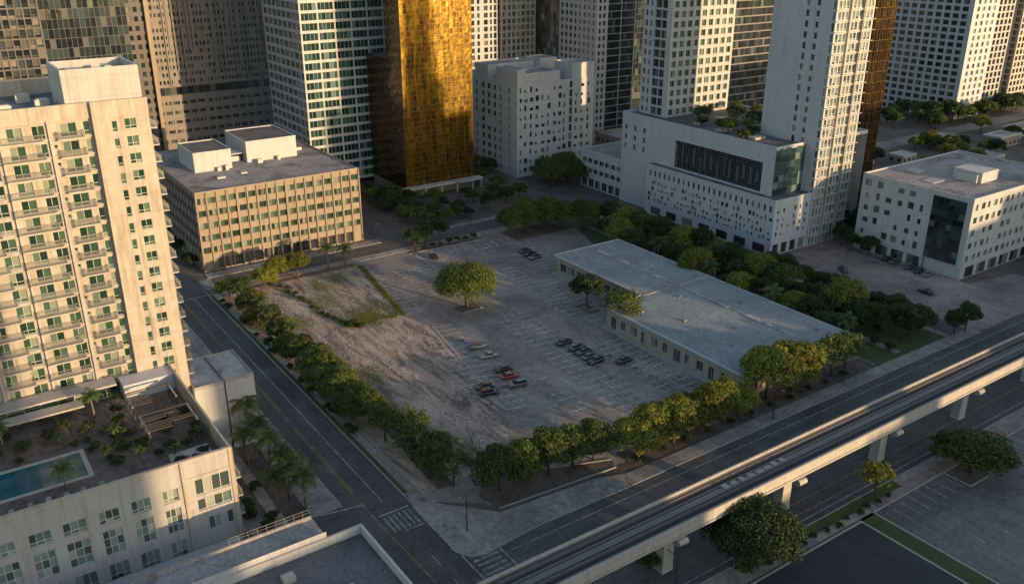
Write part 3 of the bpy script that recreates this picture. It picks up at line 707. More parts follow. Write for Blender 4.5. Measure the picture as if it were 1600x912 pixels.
# ---------------------------------------------------------------- single storey building of the lot
b = Bld('low_building', 'single storey L shaped building with a wide pale blue flat roof', 'building', 158, 150)
STL = (2, 1, .08, 'dwin', 'frame'); lz = 5.2
W1 = ((138.6, 158.0), (0, -1)); ops = []
for k in range(11): 
    a = 1.6 + k * 3.75; w = (2.0, 1.6, 2.2, 1.4)[k % 4]; ops.append((a, a + w, .9 if k % 3 else .1, 3.3))
b.face((138.6, 158.0), (0, -1), 46.4, 0, lz, ops, STL, .3)
ops = [(1.5 + k * 3.9, 1.5 + k * 3.9 + 2.9, .7, 3.3) for k in range(9)]
b.face((151.4, 195.9), (0, -1), 37.9, 0, lz, ops, STL, .3)
b.plainface((151.4, 158.0), (-1, 0), 12.8, 0, lz)
ops = [(3 + k * 4.2, 3 + k * 4.2 + 2.4, .8, 3.2) for k in range(8)]
b.face((138.6, 111.6), (1, 0), 36.4, 0, lz, ops, STL, .3)
b.plainface((175.0, 111.6), (0, 1), 84.3, 0, lz); b.plainface((175.0, 195.9), (-1, 0), 23.6, 0, lz)
b.finish([M['lowwall']], 60)
mb = MB(); L6 = [(138.0, 111.0), (175.6, 111.0), (175.6, 196.5), (150.8, 196.5), (150.8, 158.6), (138.0, 158.6)]
mb.prism(L6, lz - .35, lz + .12, 0, 1); mb.poly([(x, y, lz - .35) for x, y in reversed(L6)], 0); rf = mb.build('roof', [M['lowwall'], M['roofblue']], b.root)
mb = MB()
for i in range(6):
    p, q = L6[i], L6[(i + 1) % 6]; mb.prism(strip(p, q, .3), lz - .1, lz + .3)
mb.build('roof_edge', M['cool'], rf)
mb = MB(); mb.box(163.4, 163.75, 112, 190, lz + .12, lz + .3); mb.box(151, 175, 158.2, 158.5, lz + .12, lz + .24)
for (y0, y1) in ((185, 192), (178, 181), (165, 168), (150, 154), (140, 147), (126, 134)): mb.box(162.9, 164.3, y0, y1, lz + .14, lz + .36)
mb.build('roof_pipe', M['roofwhite'], rf)
for (x, y) in ((158, 152), (168, 140), (155, 130), (166, 171), (157, 182), (148, 140), (171, 118), (143, 150), (160, 116), (172, 160), (154, 190), (147, 124)):
    mb = MB(); mb.box(x, x + .9, y, y + .8, lz + .12, lz + random.uniform(.3, .6)); mb.build('roof_vent', M['metal'], rf)
mb = MB(); mb.box(136.8, 138.6, 112, 158, 0, .18); mb.box(149.6, 151.4, 160, 196, 0, .18); mb.build('apron', M['kerb'], b.root)

# ---------------------------------------------------------------- white punched block, big podium and towers of the east side
SM = (1, 1, .0, 'dwin', 'framed')
b = Bld('white_block', 'low white block pierced by rows of small dark windows', 'building', 222, 198)
x0, x1, y0, y1, z = 213.8, 230.9, 168.9, 226, 17.7
ops = []
W = y1 - y0
for i in range(24): ops.append((round(1.5 + i * 2.33, 2), round(2.4 + i * 2.33, 2), 14.0, 16.0))
for r, zz in enumerate((11.2, 8.9, 6.8, 4.9)):
    for i in range(34):
        if random.random() < .3: continue
        w = random.choice((.6, .8, 1.1)); h = random.choice((.7, 1.0, 1.5)); a = 1.0 + i * 1.64 + random.uniform(0, .4); ops.append((round(a, 2), round(a + w, 2), zz, zz + h))
for i in range(7): ops.append((3 + i * 7.8, 8 + i * 7.8, .3, 3.1))
b.face((x0, y1), (0, -1), W, 0, z, ops, SM, .3)
ops = []
for zz in (13.6, 11.0, 8.6, 6.2):
    for i in range(6):
        if random.random() < .3: continue
        w = random.choice((.6, .9)); h = random.choice((.8, 1.4)); a = 1.2 + i * 2.6 + random.uniform(0, .6); ops.append((round(a, 2), round(a + w, 2), zz, zz + h))
for i in range(4): ops.append((1 + i * 4.1, 3.6 + i * 4.1, .2, 3.6))
b.face((x0, y0), (1, 0), x1 - x0, 0, z, ops, SM, .3)
b.finish([M['cool']], 99)
mb = MB(); mb.box(x0, x1, y0, y1, z - .2, z + .02); mb.build('roof', M['roofdark'], b.root)
mb = MB(); mb.box(x0 - .02, x0 + .3, y0 - .02, y1, z - .3, z + .25); mb.box(x0 + .3, x1, y0 - .02, y0 + .3, z - .3, z + .25); mb.build('parapet', M['cool'], b.root)

b = Bld('podium_building', 'broad white podium with a large dark louvre screen and a roof garden', 'building', 235, 208)
x0, x1, y0, y1, z = 217.0, 262, 173.2, 243.5, 32.4
b.face((x0, y1), (0, -1), y1 - y0, 0, z, [(1.5 + i * 2.4, 2.7 + i * 2.4, zz, zz + 1.9) for zz in (20.2, 23.5, 27.0) for i in (0, 2, 4)] + [(27.6, 65.6, 18.3, 27.6, (1, 1, 0, 'darkcw', 'mull'))], (1, 1, 0, 'dwin', 'framed'), .5)
b.face((230.6, y0), (1, 0), 20, 0, z, [], None); b.plainface((x1, y0), (0, 1), y1 - y0, 0, z); b.plainface((x1, y1), (-1, 0), x1 - x0, 0, z)
b.finish([M['cool']])
mb = MB()
for i in range(39): mb.obox((x0, y1), (0, -1), 27.7 + i, 27.85 + i, -.42, -.1, 18.3, 27.6)
for j in range(9): mb.obox((x0, y1), (0, -1), 27.6, 65.6, -.44, -.2, 18.9 + j, 19.0 + j)
for i in range(14): 
    a = 28 + i * 2.7 + random.uniform(-.4, .4); mb.obox((x0, y1), (0, -1), a, a + random.uniform(.5, 1.2), -.46, -.15, random.uniform(18.4, 21), random.uniform(23, 27.4))
mb.build('louvre_screen', M['louvre'], b.root)
curtain(b, (217.0, y0 - .02), (1, 0), 13.6, 17.9, z, 2.2, 2.0, 'twin', 'framed', .08, .01, 'glass_corner')
roof_slab(b, x0, x1, y0, y1, z, M['roofdark'], .8, M['cool'], .4)
for i, (gx, gy) in enumerate(((222, 186), (222, 200), (224, 212), (236, 214), (236, 198), (248, 210), (250, 232))):
    mb = MB(); mb.box(gx, gx + 5, gy, gy + 3.2, z, z + .7); mb.build('planter', M['concrete'], b.root)

b = Bld('annex_building', 'low white office wing beside the dark screened podium', 'building', 235, 250)
x0, x1, y0, y1, z = 218.2, 250, 243.8, 268.5, 14.2
ops = [(1.0 + i * 3.4, 3.6 + i * 3.4, zz, zz + 1.9) for zz in (9.8, 5.9) for i in range(7)] + [(1.0 + i * 4.0, 4.2 + i * 4.0, .3, 3.6) for i in range(6)]
b.face((x0, y1), (0, -1), y1 - y0, 0, z, ops, (2, 1, .07, 'dwin', 'frame'), .35)
b.plainface((x0, y0), (1, 0), x1 - x0, 0, z); b.plainface((x1, y0), (0, 1), y1 - y0, 0, z); b.plainface((x1, y1), (-1, 0), x1 - x0, 0, z)
b.finish([M['cool']])
roof_slab(b, x0, x1, y0, y1, z, M['roofgrey'], .6, M['cool'], .3)

def tower(name, label, x0, x1, y0, y1, H, wall, spec, group=None, limit=95, z0=0, par=1.2):
    """spec: {'S': fn(b, O, u, W), ...}; other sides plain"""
    b = Bld(name, label, 'tower', (x0 + x1) / 2, (y0 + y1) / 2, group); b.root.location.z = 0
    S = sides(x0, x1, y0, y1)
    for k in 'SWNE':
        if k in spec: spec[k](b, *S[k])
        else: b.plainface(*S[k], z0, H)
    b.finish([M[wall]], limit)
    roof_slab(b, x0, x1, y0, y1, H, M['roofgrey'], par, M[wall], .3)
    return b
def f_grid(z0, H, bay, fh, ww, wh, sill=.9, m0=.6, st=(2, 1, .06, 'dwin', 'framed'), depth=.3, drop=0, jitter=0):
    return lambda b, O, u, W: b.face(O, u, W, z0, H, gridops(W, z0, H, bay, fh, ww, wh, sill, m0, jitter, drop), st, depth)
def f_cols(z0, H, fh, cols, depth=.3):      # cols: (a0, a1, sill, h, style)
    def fn(b, O, u, W):
        ops = []; k = 0
        while z0 + (k + 1) * fh < H:
            for (a0, a1, s, h, st) in cols: ops.append((a0, a1, round(z0 + k * fh + s, 3), round(z0 + k * fh + s + h, 3), st))
            k += 1
        b.face(O, u, W, z0, H, ops, None, depth)
    return fn
def f_curtain(z0, H, pw, ph, mat, mull, mw=.09, tilt=.012, band=0, bmat=None, proud=.05):
    return lambda b, O, u, W: curtain(b, O, u, W, z0, H, pw, ph, mat, mull, mw, tilt, 'curtain_wall', band, bmat, proud)
def f_band(z0, H, fh, bandh, mullw, wallm, mat='twin', pier=0, out=.5, pitch=1.7):
    def fn(b, O, u, W):
        k = 0; n = (u[1], -u[0])
        while z0 + k * fh < H - .5:
            zz = z0 + k * fh
            mb = MB(); mb.obox(O, u, -out * .99 if u[0] else 0, W + (0 if u[0] else out * .99), -.2, out, zz, zz + bandh)
            mb.build('floor_band', M[wallm], b.root)
            g = MB(); m = int(W / pitch); dw = W / m
            for i in range(m):
                t = random.uniform(-.02, .02)
                P = lambda a, bb, z: (O[0] + u[0] * a + n[0] * bb, O[1] + u[1] * a + n[1] * bb, z)
                g.poly([P(i * dw, t, zz + bandh), P((i + 1) * dw, -t, zz + bandh), P((i + 1) * dw, -t, zz + fh), P(i * dw, t, zz + fh)], 0)
                g.obox(O, u, i * dw - .04, i * dw + .04, -.05, .06, zz + bandh, zz + fh, 1)
                if pier and i % pier == 0: g.obox(O, u, i * dw - .3, i * dw + .3, -.05, .25, zz + bandh, zz + fh, 1)
            g.build('window_band', [M[mat], M[wallm]], b.root)
            k += 1
    return fn
# T10 the white and gold lit tower
st = (1, 1, 0, 'dwin', 'framed'); st2 = (2, 1, .06, 'pwin', 'frame')
b = tower('residential_tower', 'tall slab tower with blank white side and sunlit glazed balcony front', 231.0, 249.0, 168.6, 191.8, 118, 'cool',
      {'W': f_cols(0, 118, 3.15, [(12.4, 13.6, .9, 1.9, st), (16.2, 17.3, 1.0, 1.7, st), (21.9, 22.9, .4, 2.3, (1, 1, 0, 'pwin', 'frame'))], .3),
       'S': f_grid(0, 118, 1.62, 3.15, 1.28, 2.35, .35, .5, (1, 2, .07, 'pwin', 'frame'), .25)})
for k in range(1, 30):
    mb = MB(); mb.box(231.2, 249.6, 168.05, 168.57, k * 3.15 - .09, k * 3.15 + .09); o = mb.build('balcony', M['cream'], b.root)
mb = MB(); mb.box(236.8, 237.2, 167.9, 168.5, 0, 92); mb.box(243.2, 243.5, 167.9, 168.5, 0, 92); mb.build('fin', M['cream'], b.root)
# bronze tower behind it
tower('glass_tower', 'bronze mirror glass tower just behind the white slab tower', 276.0, 288.0, 186.5, 195, 116, 'taupe', {'S': f_curtain(6, 116, 1.6, 3.5, 'gold2', 'goldmull', .1, .02), 'W': f_curtain(0, 116, 1.6, 3.5, 'gold2', 'mull', .1, .02)})
# T8 white grid tower standing on the podium
b = tower('residential_tower', 'white gridded tower with its sunlit front above the roof garden', 222.5, 253.5, 227.2, 241.0, 122, 'white',
      {'S': f_grid(32.6, 122, 3.05, 3.3, 2.1, 2.15, .7, .5, (2, 1, .07, 'gwin', 'frame'), .45),
       'W': f_cols(32.6, 122, 3.3, [(.8, 2.0, .8, 1.9, st), (3.2, 4.2, .8, 1.7, st), (5.6, 8.6, .5, 2.6, (3, 1, .06, 'twin', 'framed')), (8.8, 11.4, .5, 2.6, (3, 1, .06, 'dwin', 'framed'))], .6)}, z0=32.6)
# 9 storey white block
b = Bld('apartment_block', 'nine storey white block with irregular windows and stepped roof boxes', 'building', 222, 312)
x0, x1, y0, y1, z = 203.0, 242.2, 290.6, 334, 37.4
ops = []
cs = [1.2, 3.4, 6.2, 9.0, 12.0, 15.0, 18.0, 20.6, 23.2, 26.2, 29.2, 32.2, 35.6]
for k in range(10):
    zb = 1.0 + k * 3.55
    if k == 9: zb += .2
    for i, c in enumerate(cs):
        if random.random() < .12: continue
        w = random.choice((.8, 1.1, 1.7)) if i not in (9,) else 1.5; h = random.choice((1.2, 1.7, 2.2)) if i != 9 else 2.9
        ops.append((round(c, 2), round(c + w, 2), round(zb + .8, 2), round(zb + .8 + h, 2)))
b.face((x0, y0), (1, 0), x1 - x0, 0, z, ops, (1, 1, .05, 'dwin', 'framed'), .4)
ops = []
for k in range(10):
    zb = 1.0 + k * 3.5
    for c, w in ((12.5, 1.6), (17, 2.6), (21.4, 2.6), (26, 2.2), (30.5, 1.4), (6, 1.2), (37, 1.1)):
        if random.random() < .12: continue
        ops.append((c, c + w, round(zb + .7, 2), round(zb + 2.9, 2)))
b.face((x0, y1), (0, -1), y1 - y0, 0, z, ops, (1, 1, .05, 'dwin', 'framed'), .6)
b.plainface((x1, y0), (0, 1), y1 - y0, 0, z); b.plainface((x1, y1), (-1, 0), x1 - x0, 0, z)
b.finish([M['white']], 99)
roof_slab(b, x0, x1, y0, y1, z - .4, M['roofgrey'], .6, M['white'], .3)
for (a, c, d, e, h) in ((x0 + .3, 207.5, y0 + .3, 306, 42.6), (207.5, 226.5, 293.6, 306, 40.4), (230.5, 242.0, y0 + .3, 303, 43.0), (x0 + .3, 226, 312, 322, 42.2), (232, 241, 315, 326, 42.2)):
    mb = MB(); mb.box(a, c, d, e, z - .4, h); p = mb.build('roof_box', M['white'], b.root)
    mb = MB(); mb.box(a + .3, c - .3, d + .3, e - .3, h - .1, h + .012); mb.build('roof', M['roofgrey'], p)
    mb = MB()
    for q in ((a - .03, c + .03, d - .03, d + .25), (a - .03, c + .03, e - .25, e + .03), (a - .03, a + .25, d + .25, e - .25), (c - .25, c + .03, d + .25, e - .25)): mb.box(*q, h - .3, h + .55)
    mb.build('coping', M['white'], p)
# gold tower
b = Bld('glass_tower', 'gold mirrored glass tower blazing in the low sun', 'tower', 166, 303)
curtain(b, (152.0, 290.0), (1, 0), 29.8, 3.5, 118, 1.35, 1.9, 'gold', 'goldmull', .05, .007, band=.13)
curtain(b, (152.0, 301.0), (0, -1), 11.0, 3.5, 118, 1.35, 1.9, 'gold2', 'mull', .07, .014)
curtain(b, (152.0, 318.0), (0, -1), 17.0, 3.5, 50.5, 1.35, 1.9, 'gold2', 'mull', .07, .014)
b.plainface((181.8, 290.0), (0, 1), 28, 0, 118); b.plainface((181.8, 318), (-1, 0), 29.8, 0, 50.5); b.plainface((181.8, 301), (-1, 0), 29.8, 50, 118)
b.plainface((152.3, 290.3), (1, 0), 29.4, 0, 3.5); b.plainface((152.3, 318), (0, -1), 27.7, 0, 3.5)
b.finish([M['taupe']])
mb = MB(); mb.box(152.2, 181.6, 290.2, 300.8, 117.5, 118); mb.box(152.2, 181.6, 301, 317.8, 50, 50.5); mb.build('roof', M['roofdark'], b.root)
mb = MB(); mb.box(150, 184, 286.5, 289.9, 3.6, 4.2); mb.box(172, 182, 284, 287, 4.2, 4.5)
for x in (151, 158, 165, 172, 179, 183): mb.box(x, x + .6, 286.8, 287.4, 0, 3.6)
mb.build('entrance_canopy', M['concrete'], b.root)
# teal banded tower
b = tower('office_tower', 'white banded tower with green glass strips between beige block and gold tower', 127.4, 169, 320, 357, 116, 'cool',
      {'S': f_band(2, 116, 3.55, 1.0, .1, 'white', 'twin', 4, .45, 1.6), 'W': f_band(2, 116, 3.55, 1.15, .1, 'cool', 'dwin', 3, .45, 1.6)})
# big taupe ribbed tower and its podium base
def f_ribs(b, O, u, W):
    st = (1, 1, 0, 'dwin', 'framed')
    b.face(O, u, W, 0, 29, gridops(W, 0, 29, 3.3, 4.0, 2.6, 1.5, 1.3, 1, .2), (3, 1, .15, 'dwin', 'framed'), .4)
    b.face(O, u, W, 29, 33.2, [(1, W - 1, 29.3, 32.6, (22, 1, .06, 'dwin', 'framed'))], None, 1.2)
    b.face(O, u, W, 33.2, 118, gridops(W, 33.2, 118, 1.5, 3.0, .85, 1.5, .8, .6, .08, .12), st, .25)
    mb = MB(); a = .4
    while a < W - 1:
        w = random.choice((.5, .7, .9)); t = 33.2 + random.choice((0, 0, 6, 14, 30)); mb.obox(O, u, a, a + w, .004, random.choice((.4, .6, .8)), t, 118 - random.choice((0, 8, 20))); a += w + random.choice((1.2, 1.6, 2.4))
    mb.build('facade_ribs', M['taupe'], b.root)
def f_ribs_w(b, O, u, W):
    b.face(O, u, W, 0, 118, gridops(W, 0, 118, 5.0, 3.6, 2.8, 1.8, .9, 1), (2, 1, .06, 'dwin', 'framed'), .3)
    mb = MB()
    for a in (.2, 9, 18): mb.obox(O, u, a, a + 1.4, .004, 1.2, 0, 118)
    mb.build('facade_ribs', M['beige'], b.root)
tower('office_tower', 'broad taupe tower with uneven vertical ribs over a banded base', 88.5, 143, 392, 425, 118, 'taupe', {'S': f_ribs, 'W': f_ribs_w})
tower('residential_tower', 'brown tower with lit vertical fins beside the taupe ribbed tower', 76.5, 86, 366, 395, 118, 'taupe_shade', {'S': lambda b, O, u, W: (b.face(O, u, W, 0, 118, gridops(W, 0, 118, 2.4, 3.4, 1.4, 1.9, .8, .8), (1, 1, .05, 'dwin', 'framed'), .4),
      (lambda mb: (mb.obox(O, u, .1, 1.1, .004, 2.0, 0, 118), mb.obox(O, u, 7.7, 9.2, .004, 1.6, 0, 118), mb.build('fin', M['beige'], b.root)))(MB()))})
tower('glass_tower', 'dark green glass tower with pale mullions behind the cream balcony tower', 47, 75, 352, 380, 118, 'taupe_shade', {'S': f_curtain(0, 118, 1.8, 3.3, 'darkcw', 'louvre', .14, .008), 'W': f_curtain(0, 118, 1.8, 3.3, 'twin', 'frame', .12, .02)})
tower('residential_tower', 'pale concrete tower with dark window slots at the top left corner', 18, 45.5, 340, 365, 118, 'taupe_shade', {'S': f_grid(0, 118, 2.2, 3.2, 1.85, 2.75, .25, .4, (1, 2, .05, 'dwin', 'framed'), .5, .04, .1)})
# background towers north-east
tower('residential_tower', 'tower of alternating white piers and dark windows right of the gold tower', 231.0, 247.0, 370, 392, 120, 'cool', {'S': f_cols(0, 120, 3.2, [(.8, 2.6, .6, 2.2, st), (4.2, 5.6, .6, 2.2, st), (8.0, 10.2, .6, 2.2, st), (11.4, 12.6, .6, 2.2, st), (13.6, 15.2, .4, 2.6, st)], .4), 'W': f_grid(0, 120, 3, 3.2, 1.8, 2, .7)})
tower('residential_tower', 'slim tower with a sunlit yellow window grid behind the white block', 247.6, 268.0, 368, 392, 120, 'cream', {'S': f_grid(0, 120, 2.5, 3.2, 1.75, 2.3, .5, .4, (2, 1, .07, 'gwin', 'frame'), .35), 'W': f_grid(0, 120, 3, 3.2, 1.8, 2, .7)})
tower('glass_tower', 'very dark green glass tower behind the nine storey white block', 270.5, 309.0, 372, 400, 124, 'taupe', {'S': f_curtain(0, 124, 1.9, 3.4, 'darkcw', 'mull', .1, .012), 'W': f_curtain(0, 124, 1.9, 3.4, 'darkcw', 'mull', .1, .012)})
tower('residential_tower', 'tower with a pale column strip and black glass left of the gridded tower', 268.8, 292.0, 322, 350, 120, 'cool',
      {'S': f_cols(0, 120, 3.3, [(1.0, 2.4, .6, 2.0, st), (3.6, 4.9, .6, 2.0, st), (6.4, 14.2, .15, 3.0, (5, 1, .07, 'darkcw', 'mull')), (14.6, 22.6, .15, 3.0, (5, 1, .07, 'darkcw', 'mull'))], .35), 'W': f_grid(0, 120, 3, 3.3, 1.8, 2, .7)})
b = Bld('low_building', 'small tan building at the foot of the towers behind the podium', 'building', 262, 292)
S = sides(252, 276, 284, 300); b.face(*S['S'], 0, 11, gridops(24, 0, 11, 3, 3.4, 1.6, 1.8, .8), (1, 1, .05, 'dwin', 'framed')); b.face(*S['W'], 0, 11, gridops(16, 0, 11, 3, 3.4, 1.6, 1.8, .8), (1, 1, .05, 'dwin', 'framed'))
b.plainface(*S['N'], 0, 11); b.plainface(*S['E'], 0, 11); b.finish([M['beige']]); roof_slab(b, 252, 276, 284, 300, 11, M['roofgrey'], .5, M['beige'])
tower('office_tower', 'dark tower with balconies in the gap between the two white towers', 286, 322, 262, 285, 118, 'taupe', {'S': f_curtain(0, 118, 1.6, 3.2, 'darkcw', 'mull', .1, .014, .5, 'taupe'), 'W': f_grid(0, 118, 2.6, 3.2, 2.0, 2.4, .4, .3, (2, 1, .07, 'dwin', 'framed'), .6)})
tower('glass_tower', 'distant black glass tower in the slot left of the gridded white tower', 322, 380, 400, 425, 120, 'taupe_shade', {'S': f_curtain(0, 120, 2.2, 3.4, 'darkcw', 'louvre', .14, .01), 'W': f_curtain(0, 120, 2.2, 3.4, 'darkcw', 'louvre', .14, .01)})
# T11 / T12 far right
tower('residential_tower', 'white gridded tower standing behind trees at the upper right', 462, 486, 256, 322, 112, 'cool', {'W': f_grid(0, 112, 4.6, 3.6, 3.3, 2.3, .8, 2.0, (2, 1, .1, 'dwin', 'framed'), .6), 'S': f_grid(0, 112, 4.4, 3.6, 2.4, 2.3, .8, 2, (2, 1, .1, 'pwin', 'frame'), .5)})
tower('residential_tower', 'dark tower with pale balconies at the upper right corner', 492, 514, 262, 290, 112, 'cream2', {'S': f_grid(0, 112, 3.6, 3.5, 2.6, 2.6, .4, .5, (2, 1, .07, 'darkcw', 'framed'), .9), 'W': f_grid(0, 112, 3.6, 3.5, 2.6, 2.6, .4, .5, (2, 1, .07, 'dwin', 'framed'), .9)})
tower('residential_tower', 'tan and glass tower cut by the right edge of the frame', 524, 575, 262, 300, 112, 'concrete', {'S': f_grid(0, 112, 3.6, 3.5, 2.4, 2.4, .5, .5, (2, 1, .07, 'dwin', 'framed'), .7), 'W': f_grid(0, 112, 3.6, 3.5, 2.6, 2.6, .4, .5, (2, 1, .07, 'dwin', 'framed'), .9)})
# right hand office building
b = Bld('office_building', 'five storey pale concrete office with a dark glass corner panel', 'building', 270, 142)
x0, x1, y0, y1, z = 243.2, 296, 124.2, 160, 24.0
G = y1 - 136.2
ops = []
for k in range(5):
    zb = 4.6 + k * 3.85
    for i in range(6):
        if random.random() < .1: continue
        a = 1.6 + i * 3.7 + random.uniform(-.3, .3); w = random.choice((1.1, 1.5, 2.0)); h = random.choice((1.6, 2.1)); ops.append((round(a, 2), round(a + w, 2), round(zb + .8, 2), round(zb + .8 + h, 2)))
for i in range(4): ops.append((2.5 + i * 5.4, 6.6 + i * 5.4, .1, 3.4, (2, 1, .08, 'dwin', 'framed')))
b.face((x0, y1), (0, -1), G, 0, z, ops, (1, 1, .05, 'dwin', 'framed'), .35)
b.plainface((x0, y0 + 1.8), (0, -1), 1.8, 0, z); b.plainface((x0, 136.2), (0, -1), 10.2, 22.9, z); b.plainface((x0 + .3, 136.2), (0, -1), 10.2, 0, 4.2)
ops = []
for k in range(5):
    zb = 4.4 + k * 3.85
    for i in range(16):
        if random.random() < .08: continue
        a = 1.4 + i * 3.2; w = random.choice((1.3, 1.9)); ops.append((round(a, 2), round(a + w, 2), round(zb + .9, 2), round(zb + 2.7, 2)))
for i in range(8): ops.append((2.5 + i * 6.2, 7.2 + i * 6.2, .1, 3.5, (2, 1, .08, 'dwin', 'framed')))
b.face((x0, y0), (1, 0), x1 - x0, 0, z, ops, (1, 1, .05, 'pwin', 'framed'), .35)
S = sides(x0, x1, y0, y1); b.plainface(*S['N'], 0, z); b.plainface(*S['E'], 0, z)
b.finish([M['white']], 90)
curtain(b, (x0 - .02, 136.2), (0, -1), 10.2, 4.2, 22.9, 1.7, 1.9, 'darkcw', 'mull', .08, .01, 'glass_panel')
roof_slab(b, x0, x1, y0, y1, z, M['roofgrey'], .45, M['white'], .35)
mb = MB(); mb.box(262, 271, 133, 142, z, z + 3.2); mb.box(261, 262, 134, 141, z, z + 2.4); mb.build('roof_box', M['white'], b.root)
mb = MB(); mb.box(271.2, 277, 135, 136, z + 1.2, z + 1.6); mb.box(272, 276, 138, 141, z, z + 1.5); mb.box(256, 260, 150, 154, z, z + .9); mb.box(250, 256, 141, 145, z, z + .25); mb.build('rooftop_unit', M['hvac'], b.root)

# unseen blocks added to the south, each sized to throw the long evening shade
S_ = Vector((math.sin(R(SUN_AZ)), math.cos(R(SUN_AZ)))); L_ = Vector((-math.cos(R(SUN_AZ)), math.sin(R(SUN_AZ))))
def caster(i, s0, s1, Wt, dist=230, lab='', depth=22):
    T = Wt + dist * math.tan(R(SUN_EL)); c = S_ * (dist + depth / 2) + L_ * (s0 + s1) / 2
    r = empty('office_tower', (c.x, c.y, 0)); tag(r, lab, 'tower')  # added shade caster, out of view
    w = s1 - s0; mb = MB(); mb.box(-w / 2, w / 2, -depth / 2, depth / 2, 0, T); mb.build('wall', M[('concrete', 'cream2', 'white')[i % 3]], r, off=(0, 0, 0))
    n = int((T - 3) / 3.5)
    for k in range(n):
        g = MB(); g.box(-w / 2 + .8, w / 2 - .8, depth / 2, depth / 2 + .04, 2.2 + k * 3.5, 4.0 + k * 3.5); g.build('window_band', M['dwin'], r, off=(0, 0, 0))
    g = MB(); g.box(-w / 4, w / 4, -depth / 4, depth / 4, T, T + .02); g.build('roof', M['roofgrey'], r, off=(0, 0, 0))
    r.rotation_euler = (0, 0, math.atan2(L_.y, L_.x))
# (s0, s1, sun-plane height)
PROFILE = [(-260, 60, 70, 'slab block'), (60, 74, 24, 'narrow grey block'), (74, 88, 25, 'low office'), (88, 112, 52, 'stout tower'), (112, 150, 8, 'low hall'), (150, 160, 13, 'long shed'),
           (160, 172, 22, 'square block'), (172, 201, 9.5, 'low warehouse'), (201, 235, 38, 'wide office'), (235, 242.5, 66, 'mid-rise'), (242.5, 254.5, 130, 'slender high-rise'), (254.5, 258, 74, 'narrow mid-rise'), (258, 270, 60, 'stepped office'), (270, 286, 20, 'low garage'),
           (286, 300, 26, 'small office'), (300, 356, 47, 'broad block'), (356, 420, 60, 'long slab'), (420, 560, 16, 'low row')]
for i, (s0, s1, w, lab) in enumerate(PROFILE):
    caster(i, s0 + .01, s1 - .01, w, 230, 'unseen shade caster shaped as a %s, added south of the viewpoint' % lab)

# ---------------------------------------------------------------- elevated railway
b = empty('elevated_railway', (140, 81, 0)); tag(b, 'concrete elevated railway with two tracks crossing the lower right', 'railway')
ry0, ry1 = 77.6, 84.4; zd = 9.7
mb = MB(); mb.box(-160, 620, ry0 + .35, ry1 - .35, zd - .35, zd); mb.build('deck', M['bed'], b)
for (y, nm) in ((ry0, 0), (ry1 - .32, 1)):
    mb = MB(); mb.box(-160, 620, y + .06, y + .26, zd - 1.3, zd + .8); mb.box(-160, 620, y + .02, y + .3, zd + .803, zd + .88); 
    if nm == 0: mb.box(-160, 620, y - .14, y - .003, zd - 1.3, zd - .95)
    p = mb.build('parapet', M['concrete'], b)
    mb = MB(); x = -40
    while x < 420: mb.box(x, x + .9, y + .33, y + .37, zd + .1, zd + .9); x += 1.25
    mb.build('cable_tray', M['metal'], p)
mb = MB(); mb.box(-160, 620, ry0 + .6, ry0 + 2.7, zd - 1.7, zd - .36); mb.box(-160, 620, ry1 - 2.7, ry1 - .6, zd - 1.7, zd - .36); mb.build('girder', M['concrete'], b)
mb = MB(); mb.box(-160, 620, 80.55, 81.45, zd + .004, zd + .4); mb.build('walkway', M['walk'], b)
mb = MB()
x = 214.0
for x in range(0, 16, 2):
    mb2 = MB(); mb2.box(98 + x, 98 + x + random.uniform(.8, 1.8), 80.6 + random.uniform(0, .3), 81.6 + random.uniform(0, .5), zd + .42, zd + .48); mb2.build('pale_plate', M['rim'], b)  # scattered pale plates making a broken bright strip along the walkway
for yc in (79.3, 82.75):
    for dy in (-.72, .72):
        mb = MB(); mb.box(-160, 620, yc + dy - .35, yc + dy + .35, zd + .004, zd + .16); mb.build('plinth', M['tie'], b)
        mb = MB(); mb.box(-160, 620, yc + dy - .05, yc + dy + .05, zd + .16, zd + .32); mb.build('rail', M['steel'], b)
    mb = MB(); mb.box(-160, 620, yc + 1.15, yc + 1.3, zd + .25, zd + .42); mb.build('power_rail', M['walk'], b)
